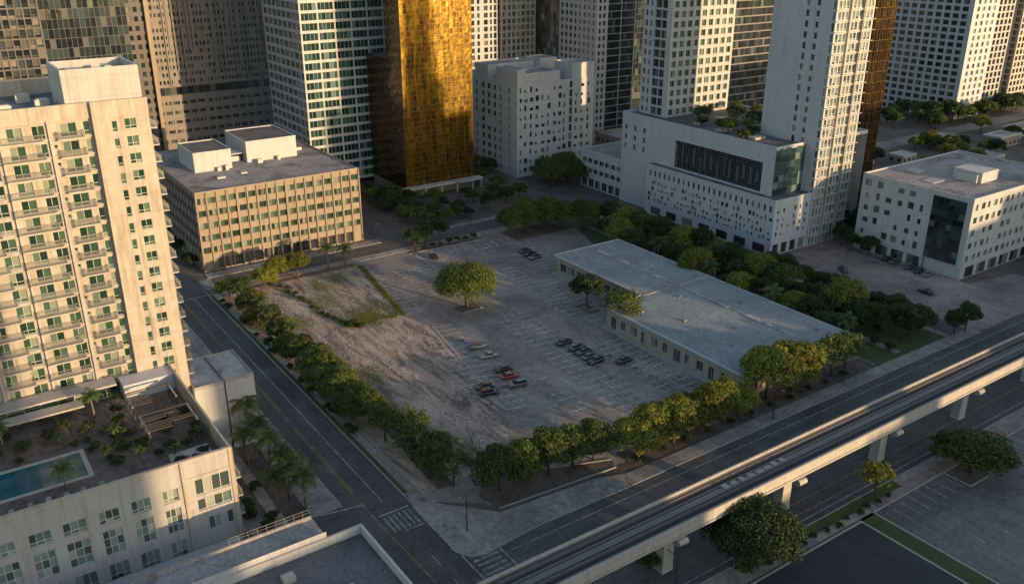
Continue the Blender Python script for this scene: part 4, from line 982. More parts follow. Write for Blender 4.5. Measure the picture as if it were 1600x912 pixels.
# piers: tapering column with a hammerhead whose ends are rounded
for k, xp in enumerate((0.5, 28.8, 57.1, 85.3, 113.5, 141.3, 169.3, 197.4, 225.6, 253.8)):
    p = empty('pier', (xp - 140, 0, 0)); p.parent = b
    mb = MB(); c = [(-1.15, -.95), (1.15, -.95), (1.15, .95), (-1.15, .95)]
    n0 = len(mb.v)
    for z, sx, sy in ((0, 1.1, 1.15), (.3, 1.0, 1.0), (6.4, .92, 1.0), (7.2, 1.0, 1.9)):
        mb.v += [(x * sx, y * sy, z) for x, y in c]
    for i in range(3):
        for j in range(4): mb.f.append((n0 + i * 4 + j, n0 + i * 4 + (j + 1) % 4, n0 + (i + 1) * 4 + (j + 1) % 4, n0 + (i + 1) * 4 + j)); mb.m.append(0)
    pass
    mb.build('column', M['concrete'], p, off=(0, 0, 0))
    mb = MB(); prof = []
    for i in range(9): t = math.pi * i / 8 - math.pi / 2; prof.append((3.5 + .55 * math.cos(t), 7.45 + .55 * math.sin(t)))
    full = [(y, z) for y, z in prof] + [(-y, z) for y, z in reversed(prof)]
    k0 = len(mb.v)
    for x in (-.95, .95): mb.v += [(x, y, z) for y, z in full]
    m_ = len(full)
    for j in range(m_): mb.f.append((k0 + j, k0 + (j + 1) % m_, k0 + m_ + (j + 1) % m_, k0 + m_ + j)); mb.m.append(0)
    mb.f.append(tuple(k0 + j for j in reversed(range(m_)))); mb.m.append(0); mb.f.append(tuple(k0 + m_ + j for j in range(m_))); mb.m.append(0)
    mb.build('pier_cap', M['concrete'], p, off=(0, 0, 0))

# ---------------------------------------------------------------- trees
def leaf_mesh(name, lobes, nleaf, size, mat, flat=.35, fill=.25):
    C = np.array([l[0] for l in lobes]); Rr = np.array([l[1] for l in lobes]); w = Rr[:, 0] ** 2; w = w / w.sum()
    idx = RNG.choice(len(lobes), nleaf, p=w)
    d = RNG.normal(size=(nleaf, 3)); d[:, 2] += .25; d /= np.linalg.norm(d, axis=1)[:, None]
    rr = np.where(RNG.random(nleaf) < fill, RNG.uniform(.35, .85, nleaf), RNG.uniform(.85, 1.08, nleaf))
    P = C[idx] + d * Rr[idx] * rr[:, None]
    nrm = d + RNG.normal(scale=.55, size=(nleaf, 3)); nrm[:, 2] += flat; nrm /= np.linalg.norm(nrm, axis=1)[:, None]
    t = np.cross(nrm, RNG.normal(size=(nleaf, 3))); t /= np.linalg.norm(t, axis=1)[:, None]; bt = np.cross(nrm, t)
    s = size * RNG.uniform(.6, 1.35, nleaf)[:, None]
    V = np.stack([P - t * s, P + bt * s * .55, P + t * s, P - bt * s * .55], axis=1).reshape(-1, 3)
    me = bpy.data.meshes.new(name); me.vertices.add(len(V)); me.vertices.foreach_set('co', V.astype(np.float32).ravel())
    me.loops.add(nleaf * 4); me.loops.foreach_set('vertex_index', np.arange(nleaf * 4, dtype=np.int32))
    me.polygons.add(nleaf); me.polygons.foreach_set('loop_start', np.arange(0, nleaf * 4, 4, dtype=np.int32))
    me.materials.append(mat); me.update(calc_edges=True); me.validate(); return me
def trunk_mesh(h, r, rad, nb=6, bark='bark'):
    mb = MB(); lean = random.uniform(-.3, .3)
    mb.tube([(0, 0, -.1), (lean * .3, .1, h * .25), (lean, -.1, h * .5)], [r * 1.3, r, r * .75], 8)
    for i in range(nb):
        a = 2 * math.pi * i / nb + random.uniform(-.3, .3); q = rad * random.uniform(.45, .75)
        z1 = h * random.uniform(.62, .92)
        mb.tube([(lean, -.1, h * random.uniform(.3, .5)), (lean + math.cos(a) * q * .5, math.sin(a) * q * .5, z1 * .85), (lean + math.cos(a) * q, math.sin(a) * q, z1)], [r * .55, r * .35, r * .12], 6)
    return mb.mesh('trunk', [M[bark]], smooth=True)
def broad(rad, h, nlobe, nleaf, size, mat, base=.3, lob=.38, fill=.25):
    """crown of lobes between base*h and h"""
    lobes = []; zc = h * (1 + base) / 2; hz = h * (1 - base) / 2
    for i in range(nlobe):
        a = 2.4 * i + random.uniform(-.3, .3); q = math.sqrt((i + .5) / nlobe); zz = math.sqrt(max(0, 1 - q * q)) * random.uniform(.3, 1) - (.35 if q > .7 else 0) * random.random()
        lr = rad * lob * random.choice((.5, .7, .85, 1.0, 1.2)) * random.uniform(.9, 1.1); out = random.uniform(.4, .95)
        lobes.append(((math.cos(a) * q * (rad - lr * out), math.sin(a) * q * (rad - lr * out), zc + zz * (hz - lr * .5)), (lr, lr, lr * .8)))
    return leaf_mesh('crown', lobes, nleaf, size, mat, fill=fill), trunk_mesh(h, max(.12, rad * .05), rad)
T = {}
T['gold3'] = broad(3.6, 6.8, 16, 1500, .24, M['leafy'], .3, .32, .5)
T['big'] = broad(8.7, 12.8, 80, 34000, .22, M['leaf'], .13, .27)
for i in range(3):
    T['dense%d' % i] = broad(4.6, 7.4 + .7 * i, 32, 12000, .195, M['leaf'], .12, .33)
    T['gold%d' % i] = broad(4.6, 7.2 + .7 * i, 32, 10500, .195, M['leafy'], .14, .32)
    T['sparse%d' % i] = broad(3.7, 6.2 + .5 * i, 20, 3000, .17, M['leaf'], .3, .30, .5)
    T['street%d' % i] = broad(3.1, 5.8 + .8 * i, 20, 6000, .18, M['leafd'], .18, .35)
    T['shrub%d' % i] = broad(1.4, 1.8 + .3 * i, 8, 900, .17, M['leafd'], .05, .45)
T['bigdark'] = broad(8.0, 10.6, 70, 32000, .22, M['leafd'], .08, .27)  # dark leaf colour stands in for shade on this crown
T['far'] = broad(4.2, 7.4, 18, 2600, .36, M['leafd'], .15, .38)
T['far2'] = broad(4.6, 6.8, 18, 2600, .36, M['leaf'], .15, .38)
def palm(h, fl, nf=17, seg=9):
    tr = MB(); ln = random.uniform(-.5, .5); tr.tube([(0, 0, -.1), (ln * .3, 0, h * .4), (ln, .1, h)], [.26, .17, .14], 8)
    mb = MB()
    for k in range(nf):
        a = 2.399 * k; el = R(62 - 75 * k / nf); L = fl * random.uniform(.85, 1.1); pts = []
        p = Vector((ln, .1, h)); dirx = Vector((math.cos(a), math.sin(a), 0))
        for j in range(seg + 1):
            pts.append(p.copy()); e = el - R(95) * (j / seg) ** 1.3; p = p + (dirx * math.cos(e) + Vector((0, 0, math.sin(e)))) * (L / seg)
        for j in range(1, seg + 1):
            side = Vector((-math.sin(a), math.cos(a), 0)); w = fl * .23 * math.sin(math.pi * (.12 + .86 * j / (seg + 1))); d = (pts[j] - pts[j - 1])
            for sgn in (-1, 1):
                for hf in (0, .5):
                    q0 = pts[j - 1] + d * hf; q1 = q0 + d * .3; tip = q0 + side * sgn * w + d * .5 + Vector((0, 0, -w * .45))
                    mb.poly([q0, q1 + d * .1, tip + d * .3, tip])
        mb.tube(pts[::3], [.05, .04, .03, .02][:len(pts[::3])], 4)
    return mb.mesh('crown', [M['frond']]), tr.mesh('trunk', [M['palmbark']], smooth=True)
T['palm0'] = palm(6.4, 3.2, 18); T['palm1'] = palm(5.4, 3.0, 17); T['palm2'] = palm(3.4, 2.3, 14)
def tree(kind, x, y, label, group=None, s=1.0, z=0.0, name='tree', rz=None, cat=None):
    cr, tr = T[kind]; 
    o = empty(name, (x, y, z), random.uniform(0, 6.28) if rz is None else rz); o.scale = (s, s, s * random.uniform(.92, 1.08))
    tag(o, label, cat or name.replace('_', ' '), group)
    put('crown' if 'shrub' not in name else 'foliage', cr, o, (0, 0, 0)); put('trunk' if 'shrub' not in name else 'stem', tr, o, (0, 0, 0)); return o
tree('big', 115.2, 188.4, 'large round shade tree standing alone in the middle of the parking lot')
# south edge of the lot
for i, (x, y, s, k) in enumerate(((75.6, 113.6, 1.0, 'dense0'), (80.6, 113.4, .92, 'dense1'), (86.0, 112.6, .95, 'dense2'), (91.4, 112.2, .95, 'dense0'), (96.2, 111.6, .92, 'dense1'))):
    tree(k, x, y, 'dense dark green tree, %s from the street corner in the bed by the lot exit' % ORD[i], 'dark trees in the corner bed', s * 1.14, name='shade_tree')
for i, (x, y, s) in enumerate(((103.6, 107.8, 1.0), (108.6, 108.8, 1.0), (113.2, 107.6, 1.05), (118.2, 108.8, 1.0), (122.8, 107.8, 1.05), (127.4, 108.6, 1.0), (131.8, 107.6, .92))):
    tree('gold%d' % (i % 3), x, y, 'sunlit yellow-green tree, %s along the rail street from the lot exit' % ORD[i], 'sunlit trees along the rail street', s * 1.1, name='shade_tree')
tree('gold1', 142.4, 109.0, 'tall sunlit tree at the near corner of the pale blue roof', None, 1.5, name='shade_tree')
tree('gold2', 149.4, 108.0, 'broad sunlit tree, second along the south wall of the low building', None, 1.4, name='shade_tree')
tree('sparse0', 156.2, 108.2, 'thin airy tree third along the south wall of the low building', None, 1.45, name='shade_tree')
tree('sparse1', 163.0, 107.6, 'thin airy tree fourth along the south wall of the low building', None, 1.45, name='shade_tree')
tree('sparse2', 169.0, 108.4, 'loose tree past the last corner of the low building on the rail street', None, 1.3, name='shade_tree')
tree('street0', 142.4, 170.6, 'green tree in the notch of the L shaped building', None, 1.6, name='shade_tree')
tree('sparse1', 140.6, 154.5, 'straggly tree against the west wall of the low building', None, 1.6, name='shade_tree')
# sparse corner trees
for i, (x, y, s) in enumerate(((66.2, 140.5, 1.1), (70.0, 136.4, 1.15), (67.2, 131.4, 1.15), (71.0, 127.6, 1.15), (67.0, 124.0, 1.1), (69.5, 119.6, 1.05))):
    tree('sparse%d' % (i % 3), x, y, 'half bare tree, %s coming towards the street corner along the avenue' % ORD[i], 'half bare trees by the corner', s, name='shade_tree')
# hedge row along the avenue
ys = [231 - 3.6 * i for i in range(24)]
for i, y in enumerate(ys):
    x = 65.8 + (1.3 if i % 2 else -1.2) + (0 if y > 170 else -.4)
    if i in (2, 5, 8, 11): kind, nm, s, de = 'palm%d' % (i % 2), 'palm_tree', .95, 'palm'
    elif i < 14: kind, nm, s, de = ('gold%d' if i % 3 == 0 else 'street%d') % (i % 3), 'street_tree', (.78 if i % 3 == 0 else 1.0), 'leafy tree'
    else: kind, nm, s, de = 'dense%d' % (i % 3), 'street_tree', .9, 'dense tree'
    tree(kind, x, y, '%s, %s counting from the beige block end of the avenue row' % (de, ORD[i]), 'trees lining the avenue', s, name=nm)
# shrubs under the hedge row and in the parcels (low planting)
def shrubs(pts, lab, grp, z=0.0):
    for i, (x, y, s) in enumerate(left_to_right(pts)):
        tree('shrub%d' % (i % 3), x, y, '%s, %s from the left' % (lab, ORD[i]), grp, s, z, name='shrub')
shrubs([(62.2 + random.uniform(-.3, .5), y, random.uniform(.45, 1.25)) for y in (147, 149, 156, 158.5, 167, 172, 174, 181, 190, 192, 195, 203, 212, 214.5, 224, 229)], 'low shrub under the street trees along the avenue kerb', 'shrubs along the avenue kerb')
shrubs([(70 + random.uniform(-2, 2), 124 + i * 3.2, random.uniform(.5, .9)) for i in range(6)], 'small shrub under the half bare trees near the corner', 'shrubs near the corner')
shrubs([(83 - 3.5 * k + random.uniform(-.8, .8), 196 + 35 * k, random.uniform(.3, .7)) for k in [i / 13 for i in range(14)]], 'bush on the low ridge across the dirt parcel', 'bushes on the ridge of the dirt parcel')
shrubs([(83.5 + random.uniform(0, 6), 193.5 + random.uniform(-1, 2.5), random.uniform(.4, .8)) for i in range(9)], 'weedy bush in the dirt parcel near its grass strip', 'bushes in the dirt parcel')
shrubs([(103 + i * 6.2, 105.9, random.uniform(.5, .8)) for i in range(11)], 'low bush at the foot of the sunlit trees', 'bushes under the sunlit trees')
shrubs([(126 + i * 3.1, 236.4, random.uniform(.5, .9)) for i in range(8)], 'low bush on the verge at the far edge of the lot', 'bushes on the far verge')
# north edge
for i, (x, y, k, s) in enumerate(((75.5, 232.6, 'gold0', .85), (80.0, 235.4, 'gold1', .9), (86.2, 235.6, 'gold2', .9))):
    tree(k, x, y, 'yellow-green tree, %s from the avenue in front of the beige block' % ORD[i], 'trees before the beige block', s, name='street_tree')
tree('palm0', 96.6, 237.0, 'sunlit palm left of its twin before the beige block', None, 1.05, name='palm_tree')
tree('palm1', 102.0, 237.2, 'sunlit palm right of its twin before the beige block', None, 1.1, name='palm_tree')
for i, (x, y, k, s) in enumerate(((126.6, 238.2, 'street0', 1.15), (131.0, 238.8, 'street1', 1.2), (136.2, 238.4, 'street2', 1.15))):
    tree(k, x, y, 'small green tree, %s from the left in the trio on the far verge' % ORD[i], 'trio on the far verge', s, name='street_tree')
for i, (x, y, s) in enumerate(((159.5, 231.5, 1.2), (165.0, 231.0, 1.35), (171.2, 229.2, 1.4), (177.4, 226.6, 1.35), (183, 222.4, 1.25), (168.5, 236, 1.2), (176, 234, 1.25))):
    tree('dense%d' % (i % 3), x, y, 'dark banyan-like tree, %s in the big clump behind the low building' % ORD[i], 'big clump at the far corner of the lot', s, name='shade_tree')
for i, (x, y, s) in enumerate(((206, 271, 1.45), (211.5, 273, 1.5), (217, 275, 1.4), (209, 279, 1.3), (214, 267, 1.2))):
    tree('dense%d' % (i % 3), x, y, 'dark tree, %s in the clump before the nine storey white block' % ORD[i], 'clump before the nine storey block', s, name='shade_tree')
# east rows
n = 0
for i in range(17):
    y = 206 - i * 5.6; tree(('street%d', 'gold%d', 'street%d')[i % 3] % (i % 3) if i % 4 else 'palm1', 180.2 + random.uniform(-1, 1), y, '%s tree from the far end, row hugging the low building east wall' % ORD[i], 'tree row behind the low building', random.uniform(1.0, 1.3), name='street_tree' if i % 4 else 'palm_tree')
for i in range(21):
    y = 224 - i * 5.7; tree(('street%d', 'street%d', 'gold%d', 'street%d', 'sparse%d')[i % 5] % (i % 3), 192.6 + random.uniform(-1.5, 1.5), y, '%s tree from the far end in the row facing the white punched block' % ORD[i], 'tree row facing the white block', random.uniform(1.15, 1.5), name='street_tree')
for i in range(9):
    y = 158 - i * 6; tree('street%d' % ((i + 1) % 3), 200.6 + random.uniform(-1, 1), y, '%s tree from the far end beside the east car park' % ORD[i], 'tree row beside the east car park', random.uniform(1.0, 1.25), name='street_tree')
for i, (x, y) in enumerate(((240.5, 158.5), (240.0, 152), (241, 163))):
    tree('street%d' % i, x, y, 'tree, %s from the plaza, close to the pale office wall' % ('second', 'last', 'first')[i], 'trees by the pale office', .95, name='street_tree')
shrubs([(185 + random.uniform(-2, 12), 108 + i * 4.2, random.uniform(.7, 1.3)) for i in range(26)], 'low shrub in the verge east of the low building', 'shrubs in the east verge')
for i, (x, y) in enumerate(left_to_right([(187, 214), (187.5, 200), (186.5, 186), (187, 172), (186.8, 158), (187.4, 144), (186.8, 130), (187.2, 117), (196.5, 110), (198.6, 170), (199, 184), (198.5, 198), (199, 212), (207, 104.2), (211, 103.6)])):
    tree('street%d' % (i % 3), x, y, 'tree filling the middle of the east belt, %s from the left' % ORD[i], 'middle trees of the east belt', random.uniform(.95, 1.2), name='street_tree')
# south of the railway
tree('bigdark', 98.6, 74.6, 'big dense round tree at the bottom edge between two rail piers', None, 1.0, name='shade_tree')
tree('dense1', 152.0, 68.2, 'wide dense tree in a planter of the south car park', None, 1.0, name='shade_tree').scale = (1.75, 1.45, .95)
tree('gold3', 130.2, 73.6, 'small sparse tree with yellow leaves in front of a rail pier', None, 1.0, name='shade_tree')
tree('shrub2', 83.6, 82.4, 'small dark bush at the foot of the nearest rail pier', None, 1.7, name='shrub')
shrubs([(100 + i * 2.9, 71.9 + random.uniform(-.4, .6), random.uniform(.35, .6)) for i in range(12)], 'low shrub on the strip beside the dark court', 'shrubs beside the dark court')
tree('street1', 186.5, 69, 'tree by the walk at the right edge beyond the last rail pier', None, .8, name='street_tree')
# palms left of the avenue
for i, (x, y, s) in enumerate(((43.4, 156.0, 1.1), (44.2, 150.2, .92), (43.6, 143.8, .95), (44.4, 138.4, .9), (43.2, 132.6, .95), (44.2, 127.6, 1.05), (40.8, 148, .8), (40.6, 133, .8))):
    tree('palm%d' % (i % 2), x, y, 'street palm, %s going towards the intersection beside the white annex' % ORD[i], 'palms left of the avenue', s * 1.25, name='palm_tree')
shrubs([(34 + random.uniform(0, 6), 118 + i * 2.6, random.uniform(.5, 1.1)) for i in range(12)], 'bush in the yard between podium and palms', 'bushes in the side yard')
# deck planting
for i, (x, y, s, k, l) in enumerate(((16.6, 149.5, .72, 'palm0', 'potted palm at the foot of the cream tower'), (8.6, 129.4, .72, 'palm1', 'palm leaning over the near edge of the swimming pool'), (15.0, 134.4, .6, 'palm2', 'short palm at the right end of the swimming pool'),
        (20.0, 130.6, .62, 'palm2', 'short palm between pool and deck corner planter'), (17.8, 140.6, .6, 'palm2', 'short palm in the middle of the pool deck'), (2.5, 147.4, .7, 'palm1', 'palm before the glazed amenity storey at left'), (20.6, 151.8, .6, 'palm2', 'short palm beside the stair house at the tower foot'), (29.8, 132.6, .6, 'palm2', 'short palm against the deck east wall'), (10.2, 143.6, .55, 'palm2', 'short palm between pool and tower'), (24.4, 128.6, .6, 'palm2', 'short palm beside the grey planter box'))):
    tree(k, x, y, l, None, s, PD, name='palm_tree')
shrubs([(22.5, 131, .6), (24.5, 132, .8), (27, 131.4, .7), (29, 133, .9), (29.4, 141.8, .8), (26, 142, .7), (24.5, 126, .8), (27, 125.4, .8), (28.6, 127.6, .7), (19.4, 141, .8), (19.6, 145, .8), (20, 149, .8), (16.5, 131.8, .8), (18.4, 136.5, .9), (20.6, 134, .8),
        (12, 141.4, .5), (4, 141.2, .5), (15, 145.8, .8), (9, 146, .9), (5, 145, .9), (1, 144.6, .9), (-4, 145, .8), (11.5, 148.4, .9), (3, 149, .8), (30, 136.5, .7)] + [(13.5 + random.uniform(0, 16), 130 + random.uniform(0, 20), random.uniform(.4, .8)) for _ in range(16)], 'green bush on the pool deck', 'bushes on the pool deck', PD)
# garden on the big podium
for i, (x, y) in enumerate(left_to_right([(221 + (i * 7.3) % 32, 190 + (i * 5.1) % 35) for i in range(26)])):
    tree(('palm2', 'shrub2', 'shrub0', 'sparse0')[i % 4], x, y, 'garden plant on the roof of the screened podium, %s from the left' % ORD[i], 'roof garden of the screened podium', (1.1, 1.9, 1.7, .75)[i % 4], 32.4, name='garden_tree')
# background greenery, each tree its own
def scatter(n, boxes, lab, grp, kinds, s0, s1, name='tree'):
    pts = []
    for i in range(n):
        x0, x1, y0, y1 = random.choice(boxes); pts.append((random.uniform(x0, x1), random.uniform(y0, y1)))
    for i, (x, y) in enumerate(left_to_right(pts)):
        tree(random.choice(kinds), x, y, '%s, %s from the left' % (lab, ORD[i]), grp, random.uniform(s0, s1), name=name)
scatter(34, [(136, 150, 254, 290), (150, 184, 256, 282), (134, 149, 290, 318)], 'dark tree at the foot of the gold tower', 'trees at the foot of the gold tower', ['far', 'far2', 'street0', 'street1'], .55, .95)
scatter(10, [(184, 188, 256, 300), (196.5, 201, 284, 330)], 'dark tree on the street right of the gold tower', 'trees right of the gold tower', ['far', 'far2'], .6, 1.0)
scatter(26, [(400, 458, 250, 300), (430, 520, 246, 256)], 'tree before the white tower at upper right', 'trees before the upper right tower', ['far', 'far2'], .9, 1.6)
scatter(44, [(292, 410, 200, 232), (300, 440, 170, 200), (300, 380, 248, 275), (400, 520, 190, 232)], 'scattered tree on the rough ground beyond the pale office', 'trees on the rough ground', ['far', 'far2', 'gold0'], .5, 1.1)
scatter(10, [(246, 262, 164, 184)], 'dark tree in the gap beside the bronze tower', 'trees beside the bronze tower', ['far', 'street1'], .8, 1.2)
scatter(14, [(262, 300, 106, 120)], 'tree south of the pale office at the right edge', 'trees south of the pale office', ['far', 'far2', 'street1'], .6, .9)
scatter(10, [(66, 84, 318, 350), (92, 118, 322, 340)], 'tree behind the beige office block', 'trees behind the beige office block', ['far', 'far2'], .7, 1.1)
scatter(5, [(62.2, 63.8, 256, 300)], 'street tree along the west side of the beige office', 'trees west of the beige office', ['street0', 'street1'], .6, .8)
scatter(12, [(244, 262, 246, 282)], 'tree in the yard behind the low office wing', 'trees behind the low office wing', ['far', 'far2'], .7, 1.1)

# low far buildings on the rough ground
for i, (x, y, w, d, h) in enumerate(left_to_right([(330, 222, 14, 8, 4), (352, 214, 10, 7, 3.5), (392, 222, 16, 8, 4), (416, 206, 18, 9, 5), (446, 214, 20, 8, 4), (300, 228, 12, 7, 4), (372, 190, 18, 8, 4), (330, 180, 16, 8, 4)])):
    b = Bld('low_building', '%s flat roofed shed, %s from the left on the rough ground' % (('tan', 'white', 'grey')[i % 3], ORD[i]), 'building', x, y, 'sheds on the rough ground')
    S = sides(x, x + w, y, y + d)
    for k in 'SW': b.face(*S[k], 0, h, gridops(S[k][2], 0, h, 3.2, 3.0, 1.6, 1.4, .9), (1, 1, .05, 'dwin', 'framed'))
    b.plainface(*S['N'], 0, h); b.plainface(*S['E'], 0, h); b.finish([M[('beige', 'white', 'lowwall')[i % 3]]]); roof_slab(b, x, x + w, y, y + d, h, M[('roofwhite', 'roofgrey')[i % 2]], .3, M['white'])

# ---------------------------------------------------------------- cars
def carpaint(name, col):
    m, nt, b = newmat(name); b.inputs['Base Color'].default_value = (*col, 1); b.inputs['Roughness'].default_value = .25
    b.inputs['Metallic'].default_value = .3; b.inputs['Coat Weight'].default_value = .8
    c = mixc(nt, noise(nt, 1.5, 4), col, tuple(min(1, x * 1.5 + .01) for x in col)); nt.links.new(c, b.inputs['Base Color']); return m
PAINT = {'black': carpaint('black_paint', (.012, .012, .014)), 'grey': carpaint('grey_paint', (.07, .07, .075)), 'red': carpaint('red_paint', (.22, .025, .018)), 'silver': carpaint('silver_paint', (.2, .2, .2)), 'white': carpaint('white_paint', (.6, .6, .58)), 'blue': carpaint('blue_paint', (.03, .05, .09))}
def loft(mb, secs, mi=0):      # secs: list of (x, [(y,z)...]) closed half-profiles, mirrored already
    k0 = len(mb.v); n = len(secs[0][1])
    for x, pr in secs: mb.v += [(x, y, z) for y, z in pr]
    for i in range(len(secs) - 1):
        for j in range(n): mb.f.append((k0 + i * n + j, k0 + i * n + (j + 1) % n, k0 + (i + 1) * n + (j + 1) % n, k0 + (i + 1) * n + j)); mb.m.append(mi)
    mb.f.append(tuple(k0 + j for j in reversed(range(n)))); mb.m.append(mi); mb.f.append(tuple(k0 + (len(secs) - 1) * n + j for j in range(n))); mb.m.append(mi)
def body_mesh(suv):
    mb = MB(); h = .12 if suv else 0
    def ring(w, z0, z1): return [(-w * .9, z0), (w * .9, z0), (w, z0 + .15), (w, z1 - .12), (w * .9, z1), (-w * .9, z1), (-w, z1 - .12), (-w, z0 + .15)]
    loft(mb, [(-2.28, ring(.72, .38, .72 + h)), (-2.15, ring(.86, .26, .86 + h)), (-1.5, ring(.91, .22, .92 + h)), (-.7, ring(.92, .22, .93 + h)), (.7, ring(.92, .22, .92 + h)), (1.5, ring(.9, .22, .86 + h)), (2.1, ring(.84, .26, .74 + h)), (2.28, ring(.68, .36, .62 + h))])
    z = 1.42 + (.22 if suv else 0); x0 = -2.0 if suv else -1.35
    def r2(w0, zt, w1): return [(-w0, .85 + h), (w0, .85 + h), (w1, zt), (-w1, zt)]
    loft(mb, [(x0 + .35, r2(.70, z - .05, .58)), (-.3, r2(.72, z, .6)), (.35, r2(.72, z - .03, .58))])
    return mb
def cabin_mesh(suv):
    mb = MB(); h = .12 if suv else 0; z = 1.36 + (.22 if suv else 0); x0 = -2.05 if suv else -1.75
    def r2(w0, zt, w1): return [(-w0, .84 + h), (w0, .84 + h), (w1, zt), (-w1, zt)]
    loft(mb, [(x0, r2(.76, .9 + h, .74)), (x0 + (.25 if suv else .6), r2(.80, z - .06, .63)), (-.3, r2(.82, z, .65)), (.42, r2(.80, z - .05, .62)), (1.15, r2(.76, .88 + h, .72))])
    return mb
def wheel_meshes():
    t = MB(); t.tube([(0, -.11, 0), (0, .11, 0)], .33, 16); r = MB(); r.tube([(0, -.125, 0), (0, .125, 0)], .2, 10)
    return t.mesh('tyre', [M['tyre']]), r.mesh('rim', [M['rim']])
TY, RM = wheel_meshes()
hl = MB(); hl.box(-.04, .04, -.2, .2, -.06, .06); HL = hl.mesh('headlight', [M['lampglass']]); TL = hl.mesh('tail_light', [M['tail']])
_bm = {}
def car(x, y, deg, col, label, suv=False, group='cars parked in the lot'):
    o = empty('parked_car', (x, y, .02), R(deg)); tag(o, label, 'car', group)
    if (col, suv) not in _bm: _bm[(col, suv)] = (body_mesh(suv).mesh('body', [PAINT[col]]), cabin_mesh(suv).mesh('windows', [M['carglass']]))
    bm_, cm_ = _bm[(col, suv)]
    put('body', bm_, o, (0, 0, 0)); put('windows', cm_, o, (0, 0, 0))
    for sx in (-1.4, 1.42):
        for sy in (-.82, .82):
            w = put('wheel', TY, o, (sx, sy, .33)); put('rim', RM, w, (0, 0, 0))
    for sy in (-.6, .6):
        put('headlight', HL, o, (2.2, sy, .58)); put('tail_light', TL, o, (-2.22, sy, .68))
    return o
car(104.2, 165.8, 168, 'grey', 'dark grey car at the far end of the west row, alone in its bay')
car(103.6, 160.0, 168, 'silver', 'silver car next towards the corner from the dark grey one')
car(102.4, 152.2, 168, 'black', 'black car just beyond the red car in the west row')
car(101.9, 148.6, -12, 'red', 'bright red car in the west row')
car(101.0, 144.2, 168, 'grey', 'long grey car nearest the corner beside the red car', True)
car(94.3, 147.6, 168, 'black', 'black car on the dirt side of the kerb, further of two')
car(93.6, 144.6, -12, 'black', 'black car on the dirt side of the kerb, nearer of two', True)
car(123.0, 155.6, 4, 'black', 'black car at the far end of the middle row')
car(123.6, 151.4, 4, 'blue', 'dark blue car second in the middle row', True)
car(123.4, 148.7, 184, 'black', 'black car third in the middle row')
car(123.2, 146.0, 4, 'grey', 'grey car fourth in the middle row')
car(122.8, 143.2, 184, 'black', 'black car at the near end of the middle row', True)
car(153.6, 215.6, 10, 'blue', 'dark blue car, furthest of the three near the far trees')
car(153.2, 212.3, 10, 'black', 'black car, middle of the three near the far trees')
car(152.8, 209.2, 190, 'grey', 'grey car, nearest of the three near the far trees')
car(128.6, 139.8, 2, 'black', 'black car facing the low building west wall')
car(127.4, 227.4, 80, 'black', 'black car near the far verge beyond the lone shade tree')
car(241.4, 146.5, 8, 'black', 'black car by the pale office, further of two', False, 'cars by the pale office')
car(240.6, 138.2, 8, 'grey', 'grey car by the pale office, nearer of two', True, 'cars by the pale office')
for i, (x, y, d, c) in enumerate(((240.9, 143.4, 8, 'grey'), (239.9, 134.8, 188, 'black'), (239.4, 131.6, 8, 'silver'), (222.0, 148.0, 60, 'grey'), (226.5, 124, 90, 'black'))):
    car(x, y, d, c, ('third', 'fourth', 'fifth', 'lone far', 'lone near')[i] + ' ' + c + ' car on the paved area by the pale office', i == 3, 'cars by the pale office')
car(66.8, 251.0, 0, 'silver', 'silver car on the pavement before the beige block', False, None) if False else None

# ---------------------------------------------------------------- street furniture
def street_lamp(x, y, rz, h, label, group='street lamps'):
    o = empty('street_lamp', (x, y, .1), rz); tag(o, label, 'street lamp', group)
    mb = MB(); mb.tube([(0, 0, 0), (0, 0, .5), (0, 0, h)], [.16, .11, .06], 8); mb.build('pole', M['darkmetal'], o, off=(0, 0, 0))
    mb = MB(); mb.tube([(0, 0, h - .1), (.5, 0, h + .35), (1.6, 0, h + .5)], [.05, .045, .04], 6); mb.build('arm', M['darkmetal'], o, off=(0, 0, 0))
    mb = MB(); mb.prism([(1.5, -.14), (2.2, -.1), (2.2, .1), (1.5, .14)], h + .42, h + .56); mb.build('lamp_head', M['metal'], o, off=(0, 0, 0)); return o
street_lamp(64.4, 106.8, R(200), 7.2, 'dark lamp post on the corner pavement beside the crosswalk')
street_lamp(119.4, 251.2, R(-90), 6.0, 'lamp post on the pavement at the corner of the beige block')
street_lamp(83.0, 76.0, R(90), 6.0, 'lamp post standing left of the nearest rail pier')
street_lamp(62.4, 236.4, R(180), 6.5, 'lamp post at the far end of the avenue tree row')
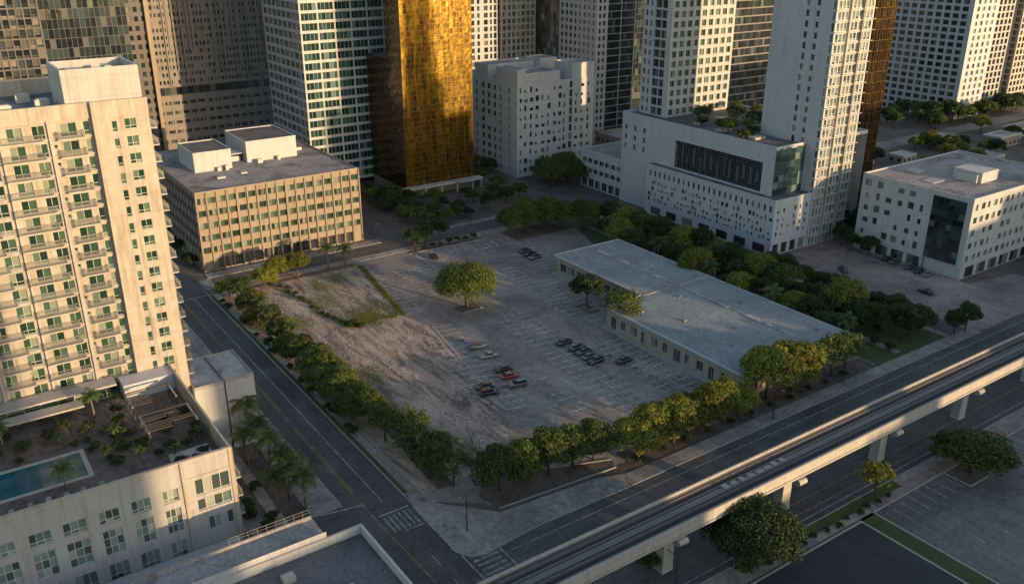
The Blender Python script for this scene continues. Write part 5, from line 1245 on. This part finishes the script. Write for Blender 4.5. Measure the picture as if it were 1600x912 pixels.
street_lamp(136.5, 102.2, R(-90), 7.0, 'lamp post on the rail street pavement before the low building')
street_lamp(240.2, 134, R(180), 6.5, 'lamp post before the dark glass panel of the pale office')
mb = MB(); mb.box(-.28, .28, -.2, .2, 0, .9); mb.box(-.32, .32, -.24, .24, .9, .98)
o = mb.build('utility_box', M['metal']); o.location = (62.6, 118.4, .12); tag(o, 'small grey utility box on the corner pavement', 'utility box')
# loose rubble on the dirt: small stones scattered
mb = MB()
for i in range(900):
    x = random.uniform(64, 100); y = random.uniform(124, 232)
    if x > 92 + (y - 137) * .19: continue
    s = random.uniform(.06, .28); a = random.uniform(0, 3); 
    mb.prism([(x + s * math.cos(a + t), y + s * .8 * math.sin(a + t)) for t in (0, 1.3, 2.5, 3.7, 5.1)], 0, s * .7)
o = mb.build('rubble', M['pave']); tag(o, 'loose stones strewn over the dirt parcel', 'rubble', kind='stuff')
mb = MB()
for i in range(30000):
    t = random.random(); g = random.gauss(0, 1)
    if t < .2: k = random.random(); x = 98.6 + 6.8 * k + g * .45; y = 193.3 + 40.7 * k
    elif t < .27: x = random.uniform(85, 98.4); y = 194.2 + abs(g) * 1.6 - .8 * math.sin(x)
    elif t < .38: k = random.random() ** 1.3; x = 83 - 3.5 * k + g * .9 + .8 * math.sin(k * 14); y = 195 + 36 * k
    elif t < .5: x = random.uniform(95, 137); y = random.uniform(72.6, 74.7)
    else: a = random.choice(((88, 200), (86, 214), (88, 224), (95, 203), (91, 197), (76, 168), (66, 208), (72, 150), (68, 190), (78, 128), (90, 197), (74, 205), (95, 228))); x = a[0] + g * 2.2; y = a[1] + random.gauss(0, 1) * 3.2
    s = random.uniform(.05, .12); h = random.uniform(.1, .35); a = random.uniform(0, 3.14); c, n_ = math.cos(a) * s, math.sin(a) * s
    mb.poly([(x - c, y - n_, .02), (x + c, y + n_, .02), (x + n_ * 1.5, y - c * 1.5, h)])
o = mb.build('grass', M['leafy']); tag(o, 'rough grass on the strips of the dirt parcel and beside the rail street', 'grass', kind='stuff')
